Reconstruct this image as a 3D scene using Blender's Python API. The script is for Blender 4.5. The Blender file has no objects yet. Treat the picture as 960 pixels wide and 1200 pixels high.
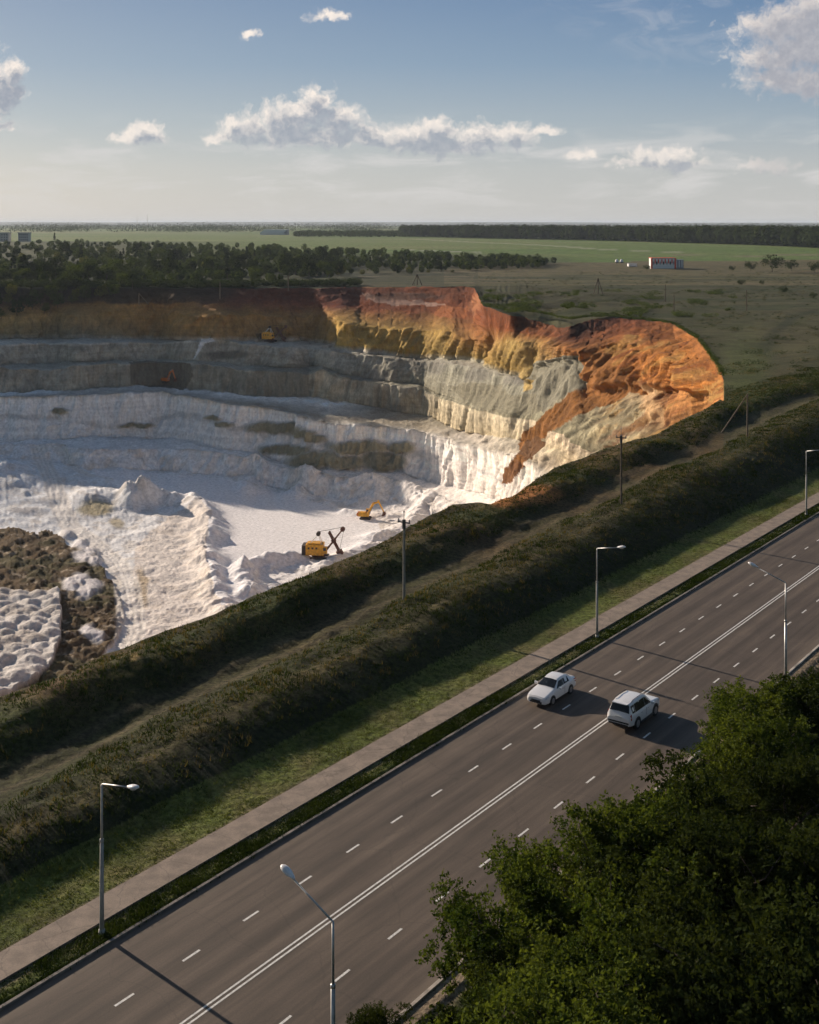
import bpy, math, random
import numpy as np
from mathutils import Vector, Matrix
random.seed(7); RNG = np.random.default_rng(11)
C = bpy.context.scene.collection
R = math.radians
# ------------------------------------------------------------------ camera
F = 1430.0; CX = 480.0; HY = 262.0; H = 34.0        # focal length in photo pixels, horizon row, camera height
cam_d = bpy.data.cameras.new('camera'); cam = bpy.data.objects.new('camera', cam_d); C.objects.link(cam)
cam.location = (0, 0, H); cam.rotation_euler = (R(90), 0, 0)
cam_d.sensor_fit = 'VERTICAL'; cam_d.sensor_height = 36; cam_d.lens = F/1200*36
cam_d.shift_y = -(600-HY)/1200
cam_d.clip_start = 0.5; cam_d.clip_end = 60000
bpy.context.scene.camera = cam
# ------------------------------------------------------------------ light
SUN_AZ, SUN_EL = R(-47.7), R(18.0)                    # azimuth from +Y, negative = left
S = Vector((math.sin(SUN_AZ)*math.cos(SUN_EL), math.cos(SUN_AZ)*math.cos(SUN_EL), math.sin(SUN_EL)))
sd = bpy.data.lights.new('sun', 'SUN'); sd.energy = 5.0; sd.angle = R(0.55); sd.color = (1.0, .84, .68)
sun = bpy.data.objects.new('sun', sd); C.objects.link(sun); sun.rotation_euler = S.to_track_quat('Z', 'Y').to_euler()
sc = bpy.context.scene
sc.view_settings.view_transform = 'Standard'; sc.view_settings.look = 'None'
sc.view_settings.exposure = 0.52; sc.view_settings.gamma = 1
SKY_STRENGTH = 0.05
sc.cycles.max_bounces = 4; sc.cycles.diffuse_bounces = 2; sc.cycles.glossy_bounces = 2; sc.cycles.transmission_bounces = 3; sc.cycles.volume_bounces = 0
sc.cycles.use_adaptive_sampling = True; sc.cycles.adaptive_threshold = .03

def NT(tree):
    return tree.nodes, tree.links
class G:
    """tiny node-graph helper"""
    def __init__(s, tree): s.t = tree; s.n = tree.nodes; s.l = tree.links
    def put(s, sock, v):
        if isinstance(v, bpy.types.NodeSocket): s.l.new(v, sock)
        elif v is not None:
            sock.default_value = v
    def m(s, op, a, b=None, c=None, clamp=False):
        n = s.n.new('ShaderNodeMath'); n.operation = op; n.use_clamp = clamp
        s.put(n.inputs[0], a); s.put(n.inputs[1], b); s.put(n.inputs[2], c); return n.outputs[0]
    def v(s, op, a, b=None, c=None):
        n = s.n.new('ShaderNodeVectorMath'); n.operation = op
        s.put(n.inputs[0], a); s.put(n.inputs[1], b)
        if c is not None: s.put(n.inputs[2], c)
        return n.outputs['Value'] if op in ('LENGTH', 'DOT_PRODUCT') else n.outputs[0]
    def noise(s, vec, scale, detail=4, rough=.55, dist=0, out=0):
        n = s.n.new('ShaderNodeTexNoise'); s.put(n.inputs['Vector'], vec)
        n.inputs['Scale'].default_value = scale; n.inputs['Detail'].default_value = detail
        n.inputs['Roughness'].default_value = rough; n.inputs['Distortion'].default_value = dist
        return n.outputs[out]
    def mix(s, f, a, b, blend='MIX', typ='RGBA'):
        n = s.n.new('ShaderNodeMix'); n.data_type = typ
        if typ == 'RGBA': n.blend_type = blend; i = (0, 6, 7); o = 2
        else: i = (0, 2, 3); o = 0
        s.put(n.inputs[i[0]], f); s.put(n.inputs[i[1]], a); s.put(n.inputs[i[2]], b); return n.outputs[o]
    def ramp(s, x, a, b, lo=0., hi=1., smooth=True):
        n = s.n.new('ShaderNodeMapRange'); n.interpolation_type = 'SMOOTHSTEP' if smooth else 'LINEAR'
        s.put(n.inputs[0], x); s.put(n.inputs[1], a); s.put(n.inputs[2], b); s.put(n.inputs[3], lo); s.put(n.inputs[4], hi)
        return n.outputs[0]

# ------------------------------------------------------------------ sky (Nishita + cumulus in direction space)
w = bpy.data.worlds.new('World'); sc.world = w; w.use_nodes = True
g = G(w.node_tree); g.n.clear()
sky = g.n.new('ShaderNodeTexSky'); sky.sky_type = 'NISHITA'; sky.sun_disc = False
sky.sun_elevation = SUN_EL; sky.sun_rotation = SUN_AZ
sky.altitude = 100; sky.air_density = 1.0; sky.dust_density = 1.6; sky.ozone_density = 1.6
tc = g.n.new('ShaderNodeTexCoord').outputs['Generated']
sp = g.n.new('ShaderNodeSeparateXYZ'); g.l.new(tc, sp.inputs[0])
yy = g.m('MAXIMUM', sp.outputs[1], .02)
cb = g.n.new('ShaderNodeCombineXYZ')
g.put(cb.inputs[0], g.m('MULTIPLY_ADD', g.m('DIVIDE', sp.outputs[0], yy), F, CX))
g.put(cb.inputs[1], g.m('MULTIPLY_ADD', g.m('DIVIDE', sp.outputs[2], yy), -F, HY))
UV = cb.outputs[0]
CL = [(262,163,26,9),(290,150,32,20),(330,142,36,24),(368,126,26,25),(400,142,32,20),(360,160,90,12),(432,160,34,11),
      (478,160,36,16),(512,157,26,18),(532,170,66,13),(566,160,34,17),(602,160,34,14),(640,154,22,7),
      (168,157,25,13),(150,162,20,6),(2,104,26,32),(16,86,14,18),(0,148,17,5),(384,17,22,8),(297,40,13,6),
      (925,30,66,24),(950,58,84,32),(905,68,48,16),(960,96,78,20),(925,90,58,13),(890,66,34,9),(1010,60,70,56),(960,20,50,26),
      (775,184,44,12),(800,192,32,9),(745,192,40,6),(895,194,36,9),(680,181,22,7),(-60,60,50,40)]
def cloud_field(vec):
    wob = g.v('MULTIPLY_ADD', g.noise(vec, .035, 7, .62, 0, 1), (44, 34, 0), (-22, -17, 0))
    q = g.v('ADD', vec, wob)
    f = None
    for (x, y, a, b) in CL:
        d = g.v('LENGTH', g.v('MULTIPLY_ADD', q, (1/a, 1/b, 0), (-x/a, -y/b, 0)))
        f = d if f is None else g.m('SMOOTH_MIN', f, d, .18)
    n = g.noise(vec, .05, 8, .58)
    vo = g.n.new('ShaderNodeTexVoronoi'); vo.feature = 'SMOOTH_F1'; g.put(vo.inputs['Vector'], q)
    vo.inputs['Scale'].default_value = .075; vo.inputs['Smoothness'].default_value = .5
    vo.inputs['Detail'].default_value = 3; vo.inputs['Roughness'].default_value = .6
    puff = g.m('SUBTRACT', .42, vo.outputs['Distance'])
    D = g.m('SUBTRACT', 1.6, f)
    D = g.m('ADD', D, g.m('MULTIPLY_ADD', n, 1.0, -.5))
    return g.m('MULTIPLY_ADD', puff, .55, D)
elev = g.n.new('ShaderNodeSeparateXYZ'); g.l.new(UV, elev.inputs[0]); V = elev.outputs[1]
D0 = cloud_field(UV)
D1 = cloud_field(g.v('ADD', UV, (-7, -15, 0)))
alpha = g.m('MULTIPLY', g.ramp(D0, -.05, .8), .96)
shadow = g.ramp(g.m('ADD', D1, g.m('MULTIPLY', D0, .35)), .05, 1.1)
grain = g.noise(UV, .09, 8, .62)
lit = g.mix(shadow, (.72, .64, .57, 1), (.23, .255, .30, 1))
lit = g.mix(g.ramp(elev.outputs[0], 840, 900, 0, .55), lit, (.30, .29, .31, 1))
lit = g.mix(g.ramp(grain, .35, .7, 0, .35), lit, (.44, .43, .44, 1))
skyc = g.mix(1.0, sky.outputs[0], (SKY_STRENGTH,)*3+(1,), 'MULTIPLY')
# thin veil near the horizon and high cirrus
grade = g.n.new('ShaderNodeValToRGB')
g.put(grade.inputs[0], g.ramp(V, -60, 262, 0, 1, False))
cr = grade.color_ramp; cr.elements[0].position = 0; cr.elements[0].color = (.085,.155,.275,1)
cr.elements[1].position = 1; cr.elements[1].color = (.46,.455,.44,1)
for p_, c_ in ((.2,(.098,.175,.30,1)),(.42,(.155,.235,.34,1)),(.62,(.265,.32,.375,1)),(.8,(.385,.40,.41,1))):
    e = cr.elements.new(p_); e.color = c_
# side toward the sun is paler
sx = g.n.new('ShaderNodeSeparateXYZ'); g.l.new(UV, sx.inputs[0])
left = g.ramp(sx.outputs[0], 1000, -200, .0, .22, False)
veil = g.mix(left, grade.outputs[0], (.45,.465,.475,1))
# above the ray the camera sees the physical sky takes over: keeps ambient light from Nishita
front = g.ramp(sp.outputs[1], .1, .6)
base = base0 = g.mix(g.m('MULTIPLY', front, .8), skyc, veil)
str_n = g.noise(g.v('MULTIPLY', UV, (.35, 1.6, 0)), .02, 7, .6, .5)
band = g.m('MULTIPLY', g.ramp(V, 120, 190), g.ramp(V, 262, 215))
veil_a = g.m('MULTIPLY', g.m('MULTIPLY', g.ramp(str_n, .46, .66), band), .6)
base = g.mix(veil_a, base, (.50, .485, .475, 1))
cir = g.noise(g.v('MULTIPLY', UV, (.6, 1.5, 0)), .018, 8, .68, 1.2)
cir_m = g.m('MULTIPLY', g.ramp(V, 110, 20), g.ramp(sx.outputs[0], 560, 840))
base = g.mix(g.m('MULTIPLY', g.m('MULTIPLY', g.ramp(cir, .45, .75), cir_m), .45), base, (.40, .41, .44, 1))
fade = g.ramp(V, 262, 120, .35, 1, False)
col = g.mix(g.m('MULTIPLY', g.m('MULTIPLY', alpha, fade), g.m('MULTIPLY', front, 1)), base, lit)
bg = g.n.new('ShaderNodeBackground'); g.put(bg.inputs[0], col); bg.inputs[1].default_value = 1.0
bg0 = g.n.new('ShaderNodeBackground'); g.put(bg0.inputs[0], base0); bg0.inputs[1].default_value = 1.0
inside = g.m('MULTIPLY', g.m('MULTIPLY', g.m('LESS_THAN', V, 262), g.m('GREATER_THAN', V, -40)), g.m('MULTIPLY', g.m('GREATER_THAN', sp.outputs[1], .5), g.m('MULTIPLY', g.m('GREATER_THAN', sx.outputs[0], -100), g.m('LESS_THAN', sx.outputs[0], 1100))))
mxs = g.n.new('ShaderNodeMixShader'); g.put(mxs.inputs[0], inside); g.l.new(bg0.outputs[0], mxs.inputs[1]); g.l.new(bg.outputs[0], mxs.inputs[2])
w.cycles.sampling_method = 'MANUAL'; w.cycles.sample_map_resolution = 256
wo = g.n.new('ShaderNodeOutputWorld'); g.l.new(mxs.outputs[0], wo.inputs[0])

# ------------------------------------------------------------------ numpy noise
ONE = np.uint32(1)
def _h(i, j, k, seed):
    with np.errstate(over='ignore'):
        n = i*np.uint32(374761393) + j*np.uint32(668265263) + k*np.uint32(2147483647) + np.uint32((seed*974634777) & 0xffffffff)
        n = (n ^ (n >> np.uint32(13)))*np.uint32(1274126177)
    n = n ^ (n >> np.uint32(16))
    return n.astype(np.float32)*np.float32(1/4294967295.0)
def vn(x, y, z=None, seed=0):
    x = np.asarray(x, np.float64); y = np.asarray(y, np.float64)
    xi = np.floor(x); yi = np.floor(y); fx = (x-xi).astype(np.float32); fy = (y-yi).astype(np.float32)
    i = xi.astype(np.int32).view(np.uint32) if xi.ndim else np.uint32(int(xi) & 0xffffffff); j = yi.astype(np.int32).view(np.uint32) if yi.ndim else np.uint32(int(yi) & 0xffffffff); fx = fx*fx*(3-2*fx); fy = fy*fy*(3-2*fy)
    if z is None:
        k = np.uint32(0)
        a = _h(i,j,k,seed); b = _h(i+ONE,j,k,seed); c = _h(i,j+ONE,k,seed); d = _h(i+ONE,j+ONE,k,seed)
        return (a+(b-a)*fx)*(1-fy)+(c+(d-c)*fx)*fy
    z = np.asarray(z, float); zi = np.floor(z); k = zi.astype(np.int32).view(np.uint32); fz = (z-zi).astype(np.float32); fz = fz*fz*(3-2*fz)
    r = []
    for kk in (k, k+ONE):
        a = _h(i,j,kk,seed); b = _h(i+ONE,j,kk,seed); c = _h(i,j+ONE,kk,seed); d = _h(i+ONE,j+ONE,kk,seed)
        r.append((a+(b-a)*fx)*(1-fy)+(c+(d-c)*fx)*fy)
    return r[0]*(1-fz)+r[1]*fz
def fbm(x, y, z=None, o=4, seed=0, gain=.5):
    s = 0; a = 1; t = 0; f = 1
    for q in range(o):
        s = s + a*(vn(x*f, y*f, None if z is None else z*f, seed+q*17)-.5)*2; t += a; a *= gain; f *= 2.03
    return s/t
def ridge(x, y, o=4, seed=0):
    s = 0; a = 1; t = 0; f = 1
    for q in range(o):
        s = s + a*(1-np.abs(vn(x*f, y*f, None, seed+q*13)*2-1)); t += a; a *= .5; f *= 2.1
    return s/t
def sst(x, a, b):
    t = np.clip((x-a)/(b-a), 0, 1); return t*t*(3-2*t)

# ------------------------------------------------------------------ ground heights
U = (.588, .809); 
def st(X, Y): return X*U[0]+Y*U[1], X*U[1]-Y*U[0]
def xy(s, t): return s*U[0]+t*U[1], s*U[1]-t*U[0]
def ground(X, Y):
    """plateau, bank and verge (everything but the pit)"""
    X = np.asarray(X, float); Y = np.asarray(Y, float)
    s, t = st(X, Y)
    k = np.clip((s-35)/135, 0, 1.3)
    wv = 1.1*fbm(s/14, t/40, o=3, seed=5)
    hb = 1.3+1.85*k+.25*fbm(s/9, t/30, o=3, seed=9)
    tc_ = -56.0-6.0*k+wv
    d = tc_-t                                          # metres beyond the crest
    toe = -50.6+.3*fbm(s/6, t/6, o=2, seed=3)
    up = sst(t, toe, tc_)
    z = .09+up*(hb-.09)
    dip = hb-.6*np.exp(-((d-6.0)/3.0)**2)-.2*sst(d, 1, 5)
    hump = .75*np.exp(-((d-11.5)/2.4)**2)*(.2+1.3*vn(s/11, t/30, seed=31))
    z = np.where(d > 0, dip+hump, z)
    plate = 1.9-4.9*sst(Y, 150, 450)+11*sst(Y, 850, 1500)
    far = sst(d, 14, 60)
    z = z*(1-far)+plate*far
    z = z+far*.8*fbm(X/60, Y/60, o=4, seed=12)*(1-sst(Y, 500, 900))
    rough = sst(d, -3, 1)*(1-sst(Y, 185, 235))
    z = z+rough*.11*fbm(X/1.7, Y/1.7, o=4, seed=21)+rough*.18*fbm(s/3, t/1.4, o=2, seed=22)
    right = sst(t, -30.6, -27)
    z = np.where(t > -45, -.06-.5*right+.15*right*fbm(X/3, Y/3, o=3, seed=2), z)
    z = np.where((t > -31.2) & (t < -30.2), .0, z)
    return z
def hit(px, py, zf=None, y0=None):
    """first-guess iteration: ground point seen at a photo pixel"""
    a = (np.asarray(px, float)-CX)/F; b = (np.asarray(py, float)-HY)/F
    Z = np.zeros_like(a*b)
    for _ in range(25):
        Y = (H-Z)/b; Z = Z*.4+.6*(ground(a*Y, Y) if zf is None else zf)
    Y = (H-Z)/b
    return a*Y, Y, Z

# ------------------------------------------------------------------ traced break lines of the quarry (photo pixel tracks, far to near)
def L(*p): return np.array(p, float)
lines = {
 'A': L((-600,337.5),(400,337.5),(412,336.5),(421,336),(545,336.5),(556,338),(568,362),(580,366),(612,371),(640,380),(654,384),(668,383),(689,376),(710,373),(752,374.5),(790,381),(817,397),(829,412),(844,433),(848,446)),
 'B': L((-600,371),(0,370),(200,370),(283,370),(346,371),(387,373),(400,375),(431,383),(483,386),(529,389),(544,397),(571,400),(598,399),(650,401),(662,407),(680,408),(700,405),(730,402),(760,404),(790,414),(815,432),(834,447),(848,450)),
 'C': L((-600,398),(0,396),(60,396),(150,398),(200,398),(308,400),(362,400),(387,404),(400,411),(452,414),(494,420),(525,420),(562,424),(579,432),(610,440),(622,446),(636,428),(660,423),(679,420),(688,438),(706,446),(750,440),(775,446),(800,450),(830,456),(848,454)),
 'D': L((-600,404),(0,403),(60,402),(150,402),(170,403),(200,400),(250,399),(310,405),(362,408),(387,409),(400,414),(452,418),(494,423),(530,424),(562,431),(580,437),(610,446),(625,452),(640,436),(660,430),(680,428),(690,446),(706,454),(750,452),(775,456),(800,458),(830,459),(848,457)),
 'E': L((-600,429),(0,428),(94,424),(150,423),(200,422),(227,423),(262,426),(287,430),(304,428),(350,431),(377,427),(400,438),(456,447),(490,449),(512,458),(525,464),(560,474),(600,483),(640,480),(680,486),(706,490),(750,484),(790,478),(825,468),(848,460)),
 'F': L((-600,433),(0,432),(60,434),(94,427),(150,426),(227,426),(287,434),(350,435),(362,438),(377,433),(400,442),(456,450),(490,454),(512,463),(520,467),(557,477),(599,487),(628,490),(645,498),(678,514),(697,529),(740,524),(800,500),(848,463)),
 'G': L((-600,461),(0,460),(58,457),(83,459),(117,454),(154,453),(187,452),(221,456),(283,462),(308,464),(362,465),(398,470),(437,477),(458,482),(504,487),(512,490),(541,504),(572,509),(610,514),(637,518),(664,530),(680,540),(700,560),(740,560),(800,530),(848,466)),
 'H': L((-600,466),(0,465),(58,464),(100,463),(187,459),(229,467),(262,473),(308,477),(346,486),(383,495),(400,496),(469,501),(504,508),(533,514),(546,519),(567,525),(603,533),(620,538),(641,554),(680,570),(740,590),(800,550),(848,469)),
 'I': L((-600,487),(0,487),(62,489),(125,501),(167,499),(200,486),(248,491),(262,498),(308,506),(354,512),(381,519),(400,524),(456,527),(500,534),(535,540),(558,548),(581,560),(600,572),(641,590),(740,620),(800,570),(848,472)),
 'J': L((-600,517),(0,517),(42,515),(77,514),(104,511),(160,512),(200,514),(254,526),(296,529),(333,542),(383,549),(400,552),(469,553),(500,563),(525,570),(558,578),(579,585),(600,600),(641,615),(740,640),(800,590),(848,475)),
 'K': L((-600,521),(0,521),(60,520),(104,528),(167,526),(200,525),(254,531),(292,536),(317,545),(354,551),(400,559),(462,563),(490,573),(529,586),(546,594),(579,602),(641,630),(740,660),(800,600),(848,478)),
 'L': L((-600,535),(0,536),(60,541),(90,545),(104,550),(146,548),(200,552),(231,555),(283,560),(300,569),(333,572),(379,583),(400,587),(430,593),(462,592),(490,596),(529,604),(546,608),(579,620),(641,650),(740,680),(800,620),(848,481)),
 'N': L((-600,830),(-100,838),(0,816),(40,803),(80,790),(120,768),(150,757),(200,737),(250,720),(300,697),(350,678),(400,657),(450,634),(480,617),(500,606),(530,592),(558,588),(575,590),(600,582),(628,562),(650,548),(680,538),(700,529),(730,520),(770,508),(800,492),(826,480),(844,468),(848,470)),
}
SL = {  # slope (fall per metre toward the viewer) of the surface above each line, keyed by px
 'B': L((0,.75),(280,.5),(400,.38),(560,.4),(600,1.0),(660,1.3),(700,.6),(760,.6),(848,.9)),
 'C': L((0,2.),(400,1.6),(640,1.8),(680,1.2),(720,.5),(800,.6),(848,.9)),
 'D': L((0,.04),(640,.04),(700,.4),(848,.8)),
 'E': L((0,1.7),(500,1.3),(600,.8),(640,1.1),(700,.5),(760,.42),(848,.8)),
 'F': L((0,.05),(500,.1),(560,.5),(640,.6),(700,.42),(848,.7)),
 'G': L((0,2.),(500,3),(640,2.5),(700,.6),(740,.42),(848,.7)),
 'H': L((0,.05),(540,.06),(640,.3),(740,.35),(848,.7)),
 'I': L((0,2.6),(500,3),(640,2.),(848,.7)),
 'J': L((0,1.1),(200,1.4),(500,1.6),(640,1.5),(848,.7)),
 'K': L((0,.06),(848,.06)),
 'L': L((0,.5),(90,.7),(300,1.1),(400,1.0),(460,.35),(560,.2),(640,.2),(848,.5)),
}
def pl(name, px): a = lines[name]; return np.interp(px, a[:,0], a[:,1])
def sl(name, px): a = SL[name]; return np.interp(px, a[:,0], a[:,1])

px = np.concatenate([np.linspace(-620, -25, 70, endpoint=False), np.arange(-25, 985, 1.2), np.linspace(985, 1500, 60)])
NC = len(px); A_ = (px-CX)/F
def smooth(v, k):
    kk = np.ones(k)/k; return np.convolve(np.pad(v, k//2, mode='edge'), kk, mode='valid')
order = ['A','B','C','D','E','F','G','H','I','J','K','L']
PY = {}; YY = {}; ZZ = {}
jit = lambda seed, amp: amp*fbm(px/14, px*0+seed, o=4, seed=seed)
clipx = np.clip(px, -600, 848)
PY['A'] = pl('A', clipx)+1.1*fbm(px/45, px*0+.5, o=3, seed=39)*np.clip((800-clipx)/60, 0, 1)+1.5*fbm(px/9, px*0+2.5, o=3, seed=38)*np.clip((px-575)/20, 0, 1)*np.clip((838-clipx)/12, 0, 1); Xa, Ya, Za = hit(clipx, PY['A'])
DZA = -4.0*np.exp(-((clipx-645)/45)**2)              # lower, slumped stretch of the rim
ZZ['A'] = Za+DZA; YY['A'] = (H-ZZ['A'])/((PY['A']-HY)/F)
# anchored on the top edge of the white chalk, chained up and down from there
prev = 'A'
for q, nme in enumerate(order[1:]):
    y = pl(nme, clipx)+jit(q+40, 1.3)*np.clip((840-clipx)/30, 0, 1)
    PY[nme] = np.maximum(y, PY[prev]+.25); prev = nme
zh = np.interp(clipx, [-600,0,180,300,400,500,560,600,640,680,740,800,830,845,848], [-53,-53,-53,-56,-59,-60,-57,-51.5,-51,-49,-45,-35,-17,-3,0])
bb = {n: (PY[n]-HY)/F for n in order}
YY['H'] = (H-zh)/bb['H']; ZZ['H'] = zh
def smo(v, k=21):
    kk = np.hanning(k+2)[1:-1]; kk /= kk.sum(); w_ = np.clip((846-px)/20, 0, 1)
    return v*(1-w_)+w_*np.convolve(np.pad(v, k//2, mode='edge'), kk, mode='valid')
def chain(known, new, m):
    Y = (H-ZZ[known]+m*YY[known])/(m+bb[new])
    Y = np.maximum(Y, YY[known]+.05) if order.index(new) < order.index(known) else np.minimum(Y, YY[known]-.05)
    Y = smo(Y); YY[new] = Y; ZZ[new] = H-bb[new]*Y
for a_, b_ in zip('IJKL', 'HIJK'): chain(b_, a_, sl(a_, clipx))
for a_, b_ in zip('GFEDCB', 'HGFEDC'): chain(b_, a_, sl(b_, clipx))
YY['A'] = np.maximum(YY['A'], YY['B']+1.0)
for a_, b_ in zip('BCDEFGHIJKL', 'ABCDEFGHIJK'): YY[a_] = np.minimum(YY[a_], YY[b_]-.03); ZZ[a_] = H-bb[a_]*YY[a_]
# near rim
Xn, Yn_, Zn = hit(clipx, pl('N', clipx)+jit(77, 1.6)*np.clip((840-clipx)/30, 0, 1)); YN = Yn_; ZN = Zn
# floor: levels out to one height, then hidden foot of the near wall
FLOOR = -87.0
rows_Y = []; rows_Z = []; rows_id = []      # id: interval index (float position within the strata stack)
def seg(Y0, Z0, Y1, Z1, n, i0, i1, inv=False, skip=False):
    for k in range(n):
        t = (k+(1 if skip else 0))/n
        if inv: Yt = 1/((1/Y0)*(1-t)+(1/Y1)*t)
        else: Yt = Y0*(1-t)+Y1*t
        rows_Y.append(Yt); rows_Z.append(Z0*(1-t)+Z1*t); rows_id.append(np.full(NC, i0+(i1-i0)*t))
# far plateau: ids -2..0
for k, Yk in enumerate(np.geomspace(26000, 3000, 14, endpoint=False)):
    rows_Y.append(np.full(NC, Yk)); rows_Z.append(np.zeros(NC)); rows_id.append(np.full(NC, -2.0))
nfar = 110
YMID = np.maximum(520., YY['A']*1.015)
seg(np.full(NC, 3000.), 0*px, YMID, 0*px, 86, -2, -.4, inv=True)
seg(YMID, 0*px, YY['A'], 0*px, 34, -.4, -.001)
NFAR = len(rows_Y)
nr = dict(B=34, C=34, D=8, E=40, F=14, G=34, H=22, I=34, J=34, K=16, L=34)
for q in range(1, 12):
    a, b = order[q-1], order[q]
    seg(YY[a], ZZ[a], YY[b], ZZ[b], nr[b], q-1, q)
ZM = np.interp(clipx, [560, 620, 700, 848], [FLOOR, -75, -74, 0]); ZM = np.minimum(ZM, ZZ['L']-.2)
ZM = np.maximum(ZM, FLOOR)
YM = np.minimum(YN+np.maximum(ZN-ZM, 1)/1.15, YY['L']-6)
bN = (pl('N', clipx)-HY)/F
YV = np.clip((H-ZM)/bN*.98, YM+2, YY['L']-3)
n = 180
for k in range(n):
    t = k/n; Yt = 1/((1/YY['L'])*(1-t)+(1/YV)*t)
    rows_Y.append(Yt); rows_Z.append(ZZ['L']+(ZM-ZZ['L'])*sst(t, 0, .3)); rows_id.append(np.full(NC, 11+t))
seg(YV, ZM, YM, ZM, 12, 12, 13)
seg(YM, ZM, YN, ZN, 26, 13, 14)
NN = len(rows_Y)
seg(YN, ZN, np.full(NC, 47.), 0*px, 330, 14, 15, inv=True)
seg(np.full(NC, 47.), 0*px, np.full(NC, 4.), 0*px, 16, 15, 16)
GY = np.array(rows_Y); GZ = np.array(rows_Z); GI = np.array(rows_id)
NR = len(GY); GX = A_[None, :]*GY; GP = np.broadcast_to(px, GY.shape).copy()
gz = ground(GX, GY)
isg = (GI < 0) | (GI >= 14); out = (GP > 848)
rimb = sst(GP, 832, 848)
gz = gz+np.where(GI < 0, 1, 0)*DZA*np.exp(-np.clip(GY-YY['A'], 0, None)/32)
GZ = np.where(isg | out, gz, GZ)
pit = ~(isg | out)
PYE = HY+F*(H-GZ)/GY                                  # photo row of the undisplaced point, used to place patches
# ---- rock relief
dYr = np.gradient(GY, axis=0); dZr = np.gradient(GZ, axis=0)
slope = np.abs(dZr/np.minimum(dYr, -1e-3))
wall = np.where(pit, sst(slope, .35, 1.3), 0)
edge = sst(np.abs(848-GP), 0, 25)*1.0
chalk = sst(GI, 7, 7.1)*(GI < 12.5)
Xw, Yw, Zw = GX.copy(), GY.copy(), GZ.copy()
big = fbm(Xw/38, Zw/60, o=3, seed=51)
mid = fbm(Xw/11+Yw/30, Zw/22, o=3, seed=52)
fl = ridge(Xw/3.6+Yw/9, Zw/40, o=4, seed=53)-.6
taper = np.where(pit, 1, 0)*edge
fade_rows = sst(GI, 0, .35)*(1-sst(GI, 12.9, 13.3))
rightw = sst(GP, 600, 680)
flamp = np.interp(GI.ravel(), [0, 1, 2, 3, 6, 7, 11, 12], [1.2, 2.6, 3.4, 1.6, 2.2, 2.6, 2.4, .6]).reshape(GI.shape)
Xr, Xc = np.gradient(Xw); Yr, Yc = np.gradient(Yw); Zr, Zc = np.gradient(Zw)
nx = Yr*Zc-Zr*Yc; ny = Zr*Xc-Xr*Zc; nz = Xr*Yc-Yr*Xc
sg = np.where(nz < 0, -1, 1); nx = nx*sg; ny = ny*sg; nl = np.hypot(nx, ny)+1e-9; nz = np.abs(nz)
steep = np.where(pit, sst(nl/(nz+1e-9), .3, 1.0), 0); nx = nx/nl; ny = ny/nl
fl = ridge((Xw*.8-Yw*.6)/5.5, (Xw*.6+Yw*.8)/5.5+Zw/70, o=4, seed=53)-.6
disp = taper*fade_rows*(steep*(flamp*fl*2.0+3.4*mid)+2.5*big*(GI < 11)*sst(slope, .1, .5))
sp_ = ridge((Xw+Yw*.5)/30+Zw/90, (Yw-Xw*.5)/90, o=3, seed=61)-.62
disp += taper*fade_rows*sst(GI, .3, 1.2)*(1-sst(GI, 2.2, 3.2))*15*sp_*sst(GP, 330, 420)
talus = steep*np.where((GI > 0) & (GI < 7), 1, 0)*rightw
disp += taper*talus*2.4*(ridge((Xw*.55+Yw*.83)/7, (Yw*.55-Xw*.83)/60, o=3, seed=62)-.55)
GXn = GX+nx*disp; GYn = GY+ny*disp
bench = np.where(pit, 1-wall, 0)*edge
floor_m = sst(GI, 11.02, 11.12)*(1-sst(GI, 12.9, 13.1))
dZ = bench*(1-floor_m)*(.9*fbm(Xw/6, Yw/5, o=4, seed=71)+.35*fbm(Xw/1.6, Yw/1.6, o=3, seed=72))
dZ += taper*rightw*(1-floor_m)*(GI > .4)*(1.0*fbm((Xw*.8+Yw*.5)/6, (Yw-Xw)/40, o=4, seed=73))
# ---- patches in photo coordinates with ragged edges
wx = 4.5*fbm(Xw/9, Yw/9, o=4, seed=81); wy = 3.0*fbm(Xw/9, Yw/9, o=4, seed=82)
WX = GP+wx; WY = PYE+wy
def poly(pts, X=None, Y=None):
    X = WX if X is None else X; Y = WY if Y is None else Y
    ins = np.zeros(X.shape, bool); n = len(pts)
    for i in range(n):
        x1, y1 = pts[i]; x2, y2 = pts[(i+1) % n]
        if y1 == y2: continue
        c = ((y1 > Y) != (y2 > Y)) & (X < (x2-x1)*(Y-y1)/(y2-y1)+x1); ins ^= c
    return ins.astype(float)
def ell(x, y, a, b, soft=.35, X=None, Y=None):
    d = np.hypot((WX-x)/a, (WY-y)/b); return 1-sst(d, 1-soft, 1+soft)
inpit = pit & (GI < 13.2)
def pdist(pts, X, Y):
    best = np.full(X.shape, 1e9); along = np.zeros(X.shape)
    L0 = 0
    for i in range(len(pts)-1):
        x1, y1 = pts[i]; x2, y2 = pts[i+1]; dx, dy = x2-x1, y2-y1; l2 = dx*dx+dy*dy+1e-9
        t = np.clip(((X-x1)*dx+(Y-y1)*dy)/l2, 0, 1); d = np.hypot(X-x1-t*dx, Y-y1-t*dy)
        u = d < best; best = np.where(u, d, best); along = np.where(u, L0+t*l2**.5, along); L0 += l2**.5
    return best, along
def w_of(x, y, z=FLOOR):
    b = (y-HY)/F; Y = (H-z)/b; return ((x-CX)/F*Y, Y)
floorish = np.where(inpit & (GI > 10), 1.0, 0)
flat = poly([(108,552),(150,552),(232,558),(283,565),(300,575),(335,578),(380,592),(415,602),(440,608),(450,625),(420,650),(350,660),(300,672),(292,700),(265,722),(250,700),(240,650),(247,610),(235,590),(150,580)])
flat = flat*floorish
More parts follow.
